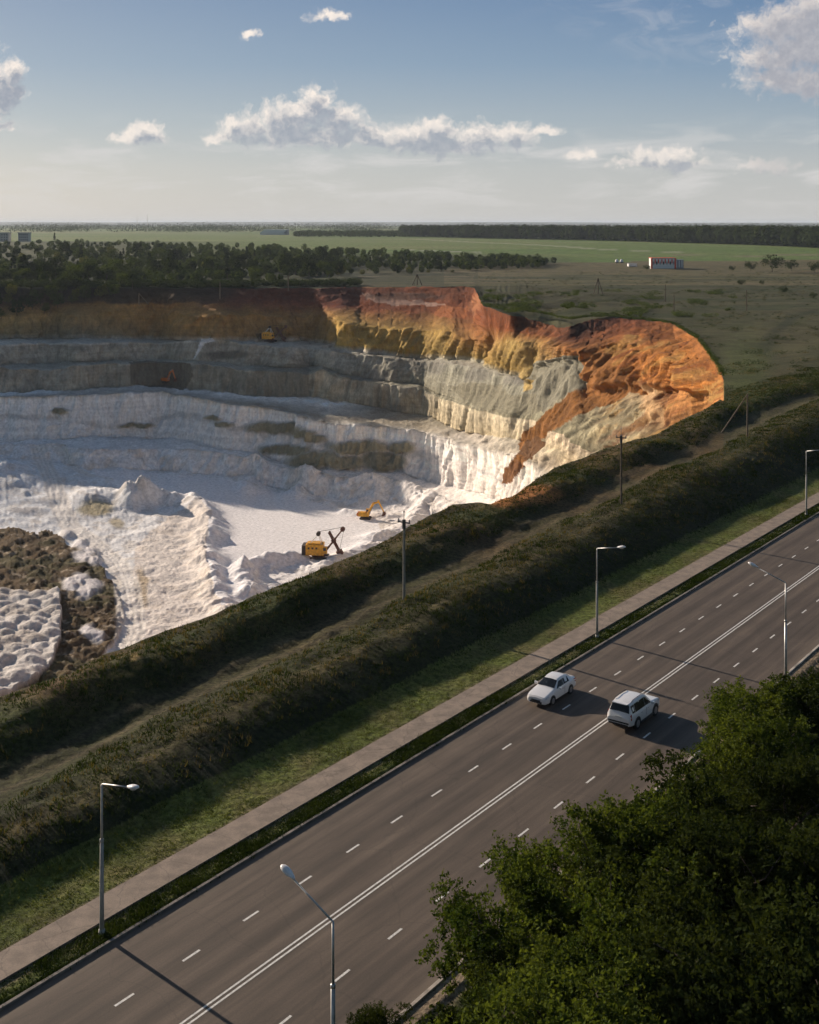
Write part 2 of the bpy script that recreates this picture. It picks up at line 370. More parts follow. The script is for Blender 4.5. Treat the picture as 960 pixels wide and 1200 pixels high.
dZ += floorish*(1-flat)*(.9*fbm(Xw/7, Yw/7, o=4, seed=91)+.5*np.abs(fbm(Xw/2.2, Yw/2.2, o=3, seed=92)))
ridges = [([(168,590),(190,589),(225,590),(240,600),(249,622),(238,642),(246,668),(252,692),(264,715),(275,730)], 5.2, 4.5),
          ([(150,592),(156,596),(168,590)], 6, 4.5), ([(285,672),(300,663),(350,657)], 5, 4.), ([(284,672),(292,700)], 4.5, 3.5),
          ([(-10,575),(8,580)], 7, 14), ([(108,592),(122,590)], 3.4, 8), ([(308,552),(292,577)], 4, 4.5), ([(375,566),(340,582)], 4, 4.5), ([(444,568),(428,590)], 4, 5),
          ([(470,582),(500,600),(470,625),(440,630)], 3.5, 4.5), ([(405,600),(455,606)], 2, 3), ([(430,640),(380,668)], 2.5, 4)]
for pts, hh, ww in ridges:
    wp = [w_of(*p) for p in pts]
    d, al = pdist(wp, Xw+1.5*fbm(Xw/6, Yw/6, o=2, seed=5), Yw+1.5*fbm(Xw/6, Yw/6, o=2, seed=6))
    hv = hh*(.75+.45*fbm(al/7, al*0, o=3, seed=int(hh*7)))
    dZ += floorish*hv*np.exp(-(d/ww)**2*.8)*(1+.12*fbm(Xw/1.5, Yw/1.5, o=2, seed=8))
# dumped truck loads: overlapping cones
heap = poly([(-140,700),(0,697),(30,696),(50,699),(70,702),(73,725),(68,765),(60,785),(45,802),(0,828),(-140,860)])*floorish
cones = np.zeros_like(GZ)
x0, y0 = w_of(-60, 700); 
for q in range(330):
    cx_ = -192+((q % 17)+.5*((q//17) % 2)+RNG.uniform(-.25,.25))*6.6; cy_ = 292+(q//17)*5.6+RNG.uniform(-1.3,1.3); rr = RNG.uniform(6.5, 8.5)
    m_ = (np.abs(Xw-cx_) < 10) & (np.abs(Yw-cy_) < 10)
    d = np.hypot(Xw[m_]-cx_, Yw[m_]-cy_)/rr
    cones[m_] = np.maximum(cones[m_], np.where(d < 1, (1-d**1.5)*3.6*RNG.uniform(.8, 1.15), 0))
dZ += heap*cones
small_heaps = np.zeros_like(GZ)
for (x, y, a, b) in [(78,628,7,4),(95,640,7,5),(104,648,9,6),(96,656,10,6),(110,660,8,5),(84,690,9,7),(96,684,9,7),(108,690,9,7),(98,698,9,6),(104,744,8,6),(112,748,8,5)]:
    small_heaps = np.maximum(small_heaps, ell(x, y, a, b, .7))
dZ += small_heaps*floorish*(1.3+1.2*np.abs(fbm(Xw/3, Yw/3, o=4, seed=99)))
brown = poly([(-140,620),(0,620),(20,622),(40,628),(52,624),(64,626),(72,634),(88,642),(112,652),(119,668),(128,682),(140,700),(146,725),(140,745),(125,762),(112,790),(60,840),(-140,900)])*floorish
brown = brown*(1-heap)*(1-small_heaps)
dZ += brown*(2.3*np.abs(fbm(Xw/5, Yw/5, o=4, seed=95))+.4)
# marl slumps lying on the chalk ledges
slump = np.maximum.reduce([ell(248,490,10,3), ell(262,496,12,3,.5), ell(320,502,34,7), ell(350,507,20,5), ell(366,513,14,5), ell(334,527,32,6), ell(370,538,34,11), ell(420,524,38,8), ell(450,541,26,12), ell(403,542,26,9), ell(470,524,16,7), ell(70,481,9,4), ell(160,499,22,3)])
slump = slump*inpit*(GI > 7.2)
dYs = -slump*2.6*(1-sst(np.abs(wy), 3, 6)); dZ += slump*1.6*np.abs(fbm(Xw/3, Yw/3, o=3, seed=97))
GYn = GYn+dYs
GZn = GZ+dZ
# hummocky dark ground behind the red terrace, small banks across the plateau
far1 = ((GI < 0) & (GI > -2)).astype(float)
bushy = ell(640,350,110,14,.5)*far1+ell(330,328,90,5,.5)*far1
GZn += far1*bushy*(1-sst(GP, 740, 790))*(2.4*fbm(Xw/22, Yw/9, o=4, seed=101))
GZn += far1*.6*fbm(Xw/30, Yw/12, o=4, seed=103)*sst(Yw, 480, 560)*(1-sst(Yw, 700, 900))
# near edge of the quarry: eroded
rim_w = (GI > 13)*(1-sst(GI, 14, 14.05))
GYn += (GI > 13.05)*(GI < 14)*(~out)*3*fbm(Xw/6, Zw/10, o=3, seed=104)

# ---- colours (linear albedo)
def lut(tab, x):
    tab = np.array(tab, float); return np.stack([np.interp(x, tab[:,0], tab[:,c]) for c in (1,2,3)], -1)
gp = GP+6*fbm(Xw/20, Yw/20, o=3, seed=111)
T = {}
T[0] = [(0,.04,.036,.022),(140,.036,.03,.02),(200,.042,.032,.02),(262,.05,.032,.02),(285,.11,.04,.024),(400,.10,.028,.014),(430,.14,.038,.014),(560,.18,.052,.016),(640,.15,.055,.022),(680,.09,.032,.016),(740,.14,.042,.018),(800,.27,.105,.03),(848,.30,.12,.035)]
T[.5] = [(0,.07,.045,.025),(140,.07,.045,.025),(200,.08,.045,.022),(262,.09,.04,.02),(285,.12,.038,.02),(400,.115,.032,.017),(430,.17,.044,.014),(560,.19,.054,.015),(640,.18,.06,.02),(680,.09,.032,.016),(740,.19,.062,.019),(800,.28,.11,.027),(848,.30,.12,.03)]
T[.6] = [(0,.13,.08,.035),(80,.18,.10,.038),(140,.26,.14,.042),(220,.23,.11,.035),(280,.14,.05,.022),(400,.12,.035,.018),(430,.19,.052,.015),(560,.20,.06,.017),(640,.21,.07,.022),(680,.10,.033,.016),(740,.24,.08,.022),(800,.31,.12,.028),(848,.32,.13,.03)]
T[1.02] = [(0,.26,.17,.06),(100,.22,.14,.055),(200,.27,.15,.045),(380,.23,.13,.045),(400,.38,.24,.065),(520,.36,.23,.065),(560,.32,.14,.04),(600,.38,.26,.085),(640,.36,.21,.07),(680,.25,.10,.03),(720,.30,.12,.03),(848,.35,.14,.032)]
T[1.8] = [(0,.20,.15,.07),(90,.13,.11,.07),(200,.2,.13,.055),(380,.19,.12,.045),(400,.35,.23,.06),(520,.30,.205,.06),(600,.33,.22,.065),(640,.34,.24,.09),(680,.27,.13,.045),(740,.29,.115,.03),(848,.35,.135,.03)]
T[2.0] = [(0,.28,.26,.22),(380,.36,.32,.26),(400,.42,.40,.35),(560,.40,.37,.28),(640,.34,.30,.2),(680,.4,.19,.07),(740,.30,.12,.035),(848,.35,.14,.032)]
T[3.0] = [(0,.36,.35,.31),(380,.36,.34,.28),(620,.33,.31,.25),(690,.34,.28,.18),(730,.42,.28,.14),(770,.45,.30,.15),(800,.34,.155,.048),(848,.34,.15,.04)]
T[3.1] = [(0,.25,.24,.205),(300,.25,.24,.2),(400,.29,.28,.24),(520,.30,.29,.23),(620,.27,.26,.2),(690,.3,.27,.19),(760,.42,.3,.17),(800,.34,.16,.055),(848,.34,.15,.04)]
T[4.0] = [(0,.25,.24,.2),(300,.24,.225,.18),(520,.28,.26,.19),(620,.27,.26,.19),(700,.30,.26,.16),(760,.34,.28,.17),(800,.34,.16,.055),(848,.34,.15,.04)]
T[5.0] = [(0,.27,.26,.22),(300,.29,.28,.23),(370,.25,.23,.17),(500,.29,.27,.2),(640,.25,.23,.15),(700,.28,.25,.16),(760,.32,.26,.15),(800,.34,.16,.055),(848,.34,.15,.04)]
T[5.05] = [(0,.22,.215,.185),(360,.19,.18,.14),(378,.38,.33,.24),(458,.40,.34,.25),(462,.33,.31,.25),(510,.35,.31,.23),(520,.56,.48,.33),(620,.60,.52,.37),(640,.62,.5,.36),(700,.6,.5,.36),(760,.35,.28,.16),(848,.5,.22,.06)]
T[6.0] = [(0,.24,.23,.19),(360,.19,.18,.14),(378,.34,.29,.2),(458,.34,.29,.21),(520,.48,.40,.26),(620,.55,.46,.3),(700,.55,.45,.3),(848,.5,.22,.06)]
T[6.05] = [(0,.60,.62,.62),(60,.62,.64,.64),(75,.4,.38,.35),(110,.42,.40,.36),(210,.52,.52,.51),(300,.62,.60,.56),(400,.66,.63,.57),(440,.40,.35,.27),(520,.30,.27,.2),(560,.52,.46,.38),(620,.50,.45,.35),(660,.5,.42,.28),(848,.5,.22,.06)]
T[6.85] = [(0,.42,.41,.39),(60,.40,.38,.35),(200,.40,.38,.34),(300,.30,.27,.21),(400,.36,.32,.25),(500,.38,.33,.25),(540,.55,.5,.44),(620,.50,.44,.34),(848,.5,.22,.06)]
T[7.05] = [(0,.74,.74,.73),(300,.80,.78,.74),(500,.84,.79,.73),(620,.86,.78,.68),(700,.8,.7,.58),(848,.5,.22,.06)]
T[8.0] = [(0,.72,.72,.71),(300,.76,.74,.71),(500,.80,.74,.69),(640,.8,.7,.6),(848,.5,.22,.06)]
T[9.0] = [(0,.68,.69,.69),(300,.74,.73,.71),(500,.78,.73,.69),(640,.7,.6,.5),(848,.5,.22,.06)]
T[10.0] = [(0,.66,.67,.68),(250,.74,.72,.70),(500,.74,.69,.65),(640,.7,.6,.5),(848,.5,.22,.06)]
T[11.0] = [(0,.68,.69,.70),(250,.75,.73,.71),(500,.76,.71,.67),(640,.7,.6,.5),(848,.5,.22,.06)]
T[12.9] = [(0,.70,.67,.63),(250,.76,.73,.71),(500,.76,.71,.67),(640,.6,.5,.4),(848,.5,.22,.06)]
T[13.0] = [(0,.5,.45,.4),(640,.5,.4,.3),(848,.4,.2,.08)]
T[13.9] = [(0,.2,.13,.07),(640,.3,.15,.06),(848,.3,.13,.05)]
keys = sorted(T); flatP = gp.ravel(); cols = [lut(T[k], flatP).reshape(GP.shape+(3,)) for k in keys]
gi = GI+.10*fbm(Xw/8, Zw/5, o=4, seed=112)*np.where((GI > .05) & (GI < 11), 1, 0)
COL = np.zeros(GP.shape+(3,))
for a in range(len(keys)-1):
    k0, k1 = keys[a], keys[a+1]; m = (gi >= k0) & (gi < k1) if a < len(keys)-2 else (gi >= k0)
    if a == 0: m = gi < k1
    t = np.clip((gi-k0)/(k1-k0), 0, 1)[..., None]
    COL = np.where(m[..., None], cols[a]*(1-t)+cols[a+1]*t, COL)
def blend(mask, c, var=.0, seed=0):
    global COL
    c = np.array(c, float)
    if var: cc = c*(1+var*fbm(Xw/4, Yw/4, o=4, seed=seed))[..., None]
    else: cc = c
    COL = COL*(1-mask[..., None])+cc*mask[..., None]
inp = inpit.astype(float)
# bands inside the marl and the orange
bandn = fbm(Xw/60, Zw*1.1, o=3, seed=113)
COL *= (1+.16*bandn*inp*(GI < 7))[..., None]
COL *= (1+.16*fbm(Xw/50, Zw*.8, o=3, seed=114)*inp*(GI >= 7)*(GI < 11))[..., None]
flc = ridge((Xw*.8-Yw*.6)/3.0, (Xw*.6+Yw*.8)/3.0+Zw/60, o=3, seed=153)-.6
COL *= (1+inp*steep*flc*np.interp(GI,[0,6,6.9,7.1,12],[.6,.8,.5,.28,.2]))[..., None]
COL *= (1+inp*(1-steep)*.22*fbm(Xw/3, Yw/3, o=4, seed=154)*(GI < 11.2))[..., None]
stk = fbm((GP*.55+PYE*.95)/3.2, (GP-PYE*.6)/40, o=4, seed=115)
COL *= (1+.95*stk*inp*rightw)[..., None]
COL *= (1+.35*fbm(Xw/7, Yw/7, Zw/3, o=4, seed=155)*inp*(GI < 7))[..., None]
for gc, wd, c_, st_ in ((8.0,.13,(.50,.49,.47),.7),(9.03,.10,(.50,.49,.48),.55),(9.95,.10,(.52,.51,.50),.5),(6.95,.12,(.36,.33,.27),.6)):
    mm = np.exp(-((gi-gc)/wd)**2)*(.4+.9*sst(fbm(Xw/12, Yw/12, o=3, seed=int(gc*10)), -.4, .3))*inp*(GI < 11.1)
    blend(np.clip(mm, 0, 1)*st_, c_, .2, 7)
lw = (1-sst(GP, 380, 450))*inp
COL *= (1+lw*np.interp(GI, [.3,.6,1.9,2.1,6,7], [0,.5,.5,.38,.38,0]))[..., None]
gold = sst(fbm((GP*.55+PYE*.95)/7, (GP-PYE*.6)/40, o=4, seed=161), .12, .4)*sst(GP, 690, 730)*inp*(GI > .7)*(GI < 7)
blend(gold*.6, (.40,.24,.075), .2, 9)
rust_ = sst(fbm((GP*.55+PYE*.95)/6, (GP-PYE*.6)/50, o=4, seed=162), .1, .35)*sst(GP, 690, 730)*inp*(GI > .3)*(GI < 7)
blend(rust_*.6, (.15,.045,.014), .2, 9)
# clay slides: brown-orange spill over the grey marl
spill = poly([(690,442),(725,450),(748,448),(735,468),(700,480),(668,498),(650,508),(638,520),(630,532),(612,552),(600,560),(596,550),(612,530),(606,520),(622,506),(634,498),(640,486),(664,468)])
blend(spill*inp, (.24,.105,.03), .7, 116)
blend(poly([(636,512),(650,520),(640,532),(622,540),(610,534),(620,520)])*inp, (.16,.08,.035), .3, 117)
blend(poly([(590,548),(612,540),(620,548),(604,566),(592,566)])*inp, (.20,.09,.035), .3, 118)
blend(poly([(612,444),(624,428),(636,424),(628,440),(624,456),(617,458)])*inp, (.48,.34,.13), .2, 119)
blend(poly([(631,426),(662,421),(684,417),(700,432),(700,446),(664,464),(640,484),(625,470),(624,452)])*inp, (.25,.235,.175), .2, 120)
blend(ell(765,465,9,14)*inp, (.60,.40,.22), .2, 121); blend(ell(775,482,9,12)*inp, (.60,.38,.19), .2, 121)
blend(poly([(702,402),(742,430),(766,445),(762,462),(748,456),(720,470),(700,455)])*inp, (.28,.12,.035), .4, 122)
blend(poly([(425,343),(440,345),(480,352),(525,356),(528,358),(500,359),(460,356),(430,350)])*inp, (.36,.22,.16), .1, 123)
blend(poly([(520,358),(552,362),(546,372),(505,370)])*inp, (.33,.11,.035), .1, 123)
blend(ell(448,334,24,3)*inp*(GI < .5), (.3,.17,.07)); blend(ell(475,347,45,5,.4)*inp*(GI < .5)*(1-ell(485,356,50,3)), (.11,.05,.03), .3, 3)
blend(poly([(564,342),(575,342),(560,366),(556,372),(548,360)])*inp, (.30,.12,.05), .2, 4)
# dark recess with spill in the grey face and white trickle
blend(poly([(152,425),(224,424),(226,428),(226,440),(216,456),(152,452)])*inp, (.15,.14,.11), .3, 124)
blend(poly([(236,397),(250,396),(252,400),(240,402),(234,412),(228,420),(226,421),(232,408)], GP+.4*wx, PYE+.3*wy)*inp, (.74,.73,.71))
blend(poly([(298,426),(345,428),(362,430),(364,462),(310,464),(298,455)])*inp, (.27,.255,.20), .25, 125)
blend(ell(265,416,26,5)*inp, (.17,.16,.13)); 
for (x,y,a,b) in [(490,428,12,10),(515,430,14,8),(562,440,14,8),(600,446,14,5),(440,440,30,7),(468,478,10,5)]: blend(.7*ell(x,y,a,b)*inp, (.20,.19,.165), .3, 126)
blend(.8*poly([(532,455),(545,448),(590,452),(600,462),(632,462),(640,480),(629,489),(585,484),(557,474)])*inp, (.235,.215,.15), .2, 127)
blend(slump*inp, (.27,.245,.165), .35, 128)
blend(slump*inp*ell(440,543,40,14), (.25,.235,.17), .3, 129)
# floor details
blend(floorish*(1-flat)*sst(fbm(Xw/5, Yw/5, o=4, seed=130), .0, .5)*.5, (.55,.48,.40))
blend(floorish*poly([(160,640),(205,600),(250,590),(262,640),(285,740),(150,760),(152,700)])*.6, (.66,.56,.47), .25, 131)
blend(flat, (.79,.76,.75), .04, 132)
blend(ell(112,596,20,8)*floorish*.8, (.34,.27,.12), .3, 133); blend(ell(136,612,9,5)*floorish*.7, (.4,.32,.17)); blend(ell(166,690,7,22)*floorish*.7, (.42,.31,.17), .3, 2); blend(ell(136,690,5,16)*floorish*.6, (.42,.31,.17))
blend(ell(28,598,20,4)*floorish*.5, (.3,.26,.24))
blend(brown, (.085,.055,.026), .6, 134); blend(brown*sst(fbm(Xw/2.5, Yw/2.5, o=3, seed=135), .25, .5), (.30,.24,.17))
blend(brown*sst(fbm(Xw/9, Yw/9, o=3, seed=136), .05, .4)*.7, (.06,.055,.018), .3, 3)
blend(heap, (.56,.52,.48), .22, 137); blend(heap*(1-sst(cones, .6, 2.2))*.55, (.33,.28,.22)); blend(heap*sst(fbm(Xw/12, Yw/12, o=3, seed=138), .0, .5)*.6, (.45,.39,.33)); blend(small_heaps*floorish, (.62,.58,.57), .1, 4)
for pts, wd in (([(-60,520),(0,523),(30,532),(48,546),(60,568),(72,592),(82,606),(108,622),(136,646),(149,672),(153,700),(154,725),(148,748),(130,770)], 5.0), ([(40,538),(72,546),(92,556),(110,562),(128,563)], 2.6), ([(400,566),(470,570),(520,590),(560,604)], 3.0)):
    wp = [w_of(*p, z=-83) for p in pts]; d, al = pdist(wp, Xw, Yw)
    m = floorish*(1-sst(d, wd*.7, wd)) if wd != 3.0 else inp*(GI > 9.8)*(1-sst(d, wd*.7, wd))
    rut = .5+.5*np.sin(d*2.6+.8*fbm(al/10, d, o=2, seed=3))
    blend(m*.75, (.74,.69,.63)); COL *= (1-.13*m*rut*(d > .5))[..., None]
    GZn = GZn*(1)-m*.10*rut
# ---- vegetated ground colours
s_, t_ = st(Xw, Yw)
veg = (isg | out)
n1 = fbm(Xw/14, Yw/14, o=5, seed=141); n2 = fbm(Xw/2.2, Yw/2.2, o=4, seed=142); n3 = fbm(s_/40, t_/5, o=4, seed=143)
gcol = np.zeros_like(COL)
green = np.array((.056,.068,.022)); olive = np.array((.078,.075,.027)); dark = np.array((.036,.044,.016)); straw = np.array((.17,.135,.06)); lush = np.array((.058,.072,.020))
def mixc(a, b, m): m = np.clip(m, 0, 1)[..., None]; return a*(1-m)+b*m
gcol = mixc(np.broadcast_to(green, COL.shape), olive, .5+.7*n1+.35*n2)
gcol = mixc(gcol, dark, sst(n3+.5*n2, .0, .6)*.55)
gcol = mixc(gcol, straw, sst(n2+.6*n1, .35, .8)*.2)*.85
# bank and strips parallel to the road
k_ = np.clip((s_-35)/135, 0, 1.3); cr_ = -56.0-6.0*k_+1.1*fbm(s_/14, t_/40, o=3, seed=5); dd = cr_-t_
near = (t_ < -45) & (Yw < 320)
verge = near & (t_ > -53); gcol = mixc(gcol, np.array((.034,.044,.014)), near*sst(dd, 1.0, -1.2)*sst(-t_, 50.9, 52.2)*.5); gcol = gcol*np.where(near & ~verge, .68, 1.0)[..., None]  # slope below the crest darkened, its shade mixed into the grass colour
gcol = np.where(verge[..., None], mixc(np.broadcast_to(np.array((.105,.128,.030)), COL.shape), straw, .2+.7*n2), gcol)
gcol = mixc(gcol, straw*.8, near*np.exp(-((dd+.2)/1.0)**2)*(.45+.5*n2))
gcol = gcol*.85; gcol = mixc(gcol, np.array((.058,.056,.024)), near*np.exp(-((dd-6.2)/2.0)**2)*(.65+.5*n2))
gcol = mixc(gcol, np.array((.10,.078,.048)), near*(np.exp(-((dd-5.2)/.35)**2)+np.exp(-((dd-7.0)/.35)**2))*.5)
gcol = mixc(gcol, lush*.9, near*np.exp(-((dd-11.5)/2.2)**2)*.6)
gcol = mixc(gcol, np.array((.19,.15,.10)), near*(np.exp(-((t_+46.6+.15*n2)/.22)**2)*.8+np.exp(-((t_+48.85+.15*n2)/.16)**2)*.6))
rimd = sst(GI, 14.0, 14.002)*(1-sst(GI, 14.03, 14.16))*(GP < 848)
gcol = mixc(gcol, np.array((.10,.06,.028)), rimd*(.35+.8*fbm(Xw/6, Yw/6, o=4, seed=147)))
gcol = mixc(gcol, np.array((.34,.14,.045)), np.maximum(ell(628,580,26,11), ell(600,590,22,7))*near)
gcol = mixc(gcol, np.array((.30,.2,.07)), (ell(158,775,8,10)+ell(140,790,14,4))*near*.7)
# fields
fld = (Yw > 260) & veg
pe = PYE+1.2*fbm(Xw/80, Yw/200, o=3, seed=144)
gcol = np.where(fld[..., None], mixc(gcol, np.array((.072,.066,.030)), sst(fbm(Xw/40, Yw/20, o=4, seed=148), -.35, .3)*.8), gcol)
fieldg = np.array((.10,.16,.036)); fieldp = np.array((.17,.185,.07)); browng = np.array((.125,.102,.052))
f1 = (pe < 309-(GP-560)*.012) & fld
gcol = np.where(f1[..., None], mixc(np.broadcast_to(fieldg, COL.shape), fieldp, .3+fbm(Xw/300, Yw/35, o=4, seed=145)), gcol)
f2 = (pe >= 309-(GP-560)*.012) & (pe < 336) & fld & (GP > 520)
gcol = np.where(f2[..., None], mixc(np.broadcast_to(browng, COL.shape), olive*1.0, .35+1.1*fbm(Xw/120, Yw/9, o=4, seed=146)), gcol)
f3 = (pe >= 322) & (pe < 372) & (GI < 0) & (GP > 555)
gcol = mixc(gcol, dark*1.1, f3*sst(fbm(Xw/70, Yw/10, o=4, seed=149), -.1, .25)*.9)
for pts, wd, c_ in (([(800,296),(700,292),(560,284),(480,280)], 5, (.30,.30,.2)), ([(560,296),(480,293)], 4, (.35,.34,.28)), ([(960,298),(880,300),(800,299)], 6, (.2,.16,.1)), ([(250,329),(400,326),(500,320),(580,318)], 3, (.15,.13,.075))):
    wp = [np.array(hit(*p)).ravel()[:2] for p in pts]; d, al = pdist(wp, Xw, Yw); gcol = mixc(gcol, np.array(c_), (GI < 0)*(1-sst(d, wd, wd*2.2))*.8)
# dark dirt track winding across the right field
wp = [tuple(np.array(hit(*p)).ravel()[:2]) for p in ((960,362),(930,372),(905,392),(888,415),(880,440),(872,470),(850,492))]
d, al = pdist(wp, Xw, Yw); gcol = mixc(gcol, dark*.6, (GI < 99)*(GP > 700)*(1-sst(d, 1.0, 3))*.6)
gcol = mixc(gcol, np.array((.085,.075,.035)), (GP > 700)*np.exp(-((d-9)/5)**2)*.4)
gcol = mixc(gcol, lush*1.25, ell(872,430,26,40,.6)*.55)
gcol = mixc(gcol, np.array((.05,.048,.022)), (ell(640,352,110,13,.5)*(.5+n3)+.8*ell(500,306,160,8,.4)*(GP > 360))*(GI < 0))
gcol = mixc(gcol, dark, far1*sst(340-GP, 0, 200)*(PYE > 283)*.8)
sb = sst(fbm(Xw/90, Yw/14, o=4, seed=171), -.15, .2)*far1*(GP < 560)*(PYE > 306)*(PYE < 345)
gcol = mixc(gcol, np.array((.045,.055,.02)), far1*(GP < 420)*(PYE > 300)*.85)
gcol = mixc(gcol, np.array((.03,.036,.016)), sb*.8)
# near side of the road
nr_ = (t_ > -31.3)
gcol = np.where(nr_[..., None], mixc(np.broadcast_to(np.array((.20,.155,.105)), COL.shape), green*.9, sst(t_+.6*fbm(Xw/3, Yw/3, o=3, seed=150), -30.2, -29.2)), gcol)
under = (t_ <= -31.0) & (t_ > -45.6) & (Yw < 400)
gcol = np.where(under[..., None], np.array((.06,.05,.045)), gcol)
GZn = np.where(under, -.12, GZn)
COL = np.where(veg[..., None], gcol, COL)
mt = (rim_w > 0) & (GI >= 13) & (GI < 14) & ~out
COL = COL*(1+.07*inp*(GI > 7))[..., None]; COL = np.clip(COL, .012, .88)
grassm = np.where(veg, 1.0, 0)
def grid_mesh(name, X, Y, Z, col, mask):
    nr_, nc_ = X.shape; me = bpy.data.meshes.new(name)
    idx = np.arange(nr_*nc_, dtype=np.int32).reshape(nr_, nc_)
    a = idx[:-1,:-1].ravel(); b = idx[1:,:-1].ravel(); c = idx[1:,1:].ravel(); d = idx[:-1,1:].ravel()
    f = np.stack([a,b,c,d], 1)
    me.vertices.add(nr_*nc_); me.vertices.foreach_set('co', np.stack([X,Y,Z], -1).astype(np.float32).ravel())
    me.loops.add(f.size); me.loops.foreach_set('vertex_index', f.ravel())
    me.polygons.add(len(f)); me.polygons.foreach_set('loop_start', np.arange(0, f.size, 4, dtype=np.int32)); me.polygons.foreach_set('loop_total', np.full(len(f), 4, np.int32))
    at = me.color_attributes.new('Col', 'FLOAT_COLOR', 'POINT')
    rgba = np.concatenate([col.reshape(-1,3), mask.reshape(-1,1)], 1).astype(np.float32); at.data.foreach_set('color', rgba.ravel())
    me.update(); me.validate(); me.polygons.foreach_set('use_smooth', np.ones(len(f), bool)); return me

# ------------------------------------------------------------------ materials
def new_mat(name):
    m = bpy.data.materials.new(name); m.use_nodes = True; m.node_tree.nodes.clear(); g = G(m.node_tree)
    b = g.n.new('ShaderNodeBsdfPrincipled'); o = g.n.new('ShaderNodeOutputMaterial'); g.l.new(b.outputs[0], o.inputs[0]); return m, g, b
def simple(name, col, rough=.6, metal=0, nscale=3, var=.18, bump=0, spec=.4, coat=0):
    m, g, b = new_mat(name); tcn = g.n.new('ShaderNodeTexCoord').outputs['Object']
    n = g.noise(tcn, nscale, 6, .6); f = g.ramp(n, .3, .7, 1-var, 1+var)
    c = g.v('MULTIPLY', tuple(col), (1,1,1)); sca = g.n.new('ShaderNodeVectorMath'); sca.operation = 'SCALE'; g.put(sca.inputs[0], c); g.put(sca.inputs['Scale'], f)
    g.put(b.inputs['Base Color'], sca.outputs[0]); b.inputs['Roughness'].default_value = rough; b.inputs['Metallic'].default_value = metal
    b.inputs['Specular IOR Level'].default_value = spec; b.inputs['Coat Weight'].default_value = coat
    if bump:
        bn = g.n.new('ShaderNodeBump'); bn.inputs['Strength'].default_value = bump; bn.inputs['Distance'].default_value = .05
        g.put(bn.inputs['Height'], n); g.put(b.inputs['Normal'], bn.outputs[0])
    return m
def terrain_mat():
    m, g, b = new_mat('terrain'); at = g.n.new('ShaderNodeAttribute'); at.attribute_name = 'Col'
    pos = g.n.new('ShaderNodeNewGeometry').outputs['Position']
    fine = g.noise(pos, .9, 5, .65); med = g.noise(pos, .14, 6, .6)
    streak = g.noise(g.v('MULTIPLY', pos, (1.0, 1.0, .10)), .8, 5, .65)
    rockf = g.m('MULTIPLY', g.ramp(streak, .25, .75, .80, 1.2), g.ramp(fine, .25, .75, .86, 1.12))
    grass_n = g.noise(pos, 2.6, 5, .7)
    grf = g.m('MULTIPLY', g.ramp(grass_n, .3, .72, .45, 1.6), g.ramp(med, .3, .7, .75, 1.25))
    f = g.mix(at.outputs['Alpha'], rockf, grf, typ='FLOAT')
    sca = g.n.new('ShaderNodeVectorMath'); sca.operation = 'SCALE'; g.put(sca.inputs[0], at.outputs['Color']); g.put(sca.inputs['Scale'], f)
    g.put(b.inputs['Base Color'], sca.outputs[0]); b.inputs['Roughness'].default_value = .95; b.inputs['Specular IOR Level'].default_value = .12
    hgt = g.m('ADD', g.m('MULTIPLY', streak, 1.2), g.m('MULTIPLY', fine, 1.0))
    hg = g.mix(at.outputs['Alpha'], hgt, g.m('MULTIPLY', grass_n, .55), typ='FLOAT')
    bn = g.n.new('ShaderNodeBump'); sepc = g.n.new('ShaderNodeSeparateColor'); g.l.new(at.outputs['Color'], sepc.inputs[0]); g.put(bn.inputs['Strength'], g.ramp(sepc.outputs[2], .45, .72, .75, .3)); bn.inputs['Distance'].default_value = .6
    g.put(bn.inputs['Height'], hg); g.put(b.inputs['Normal'], bn.outputs[0]); return m
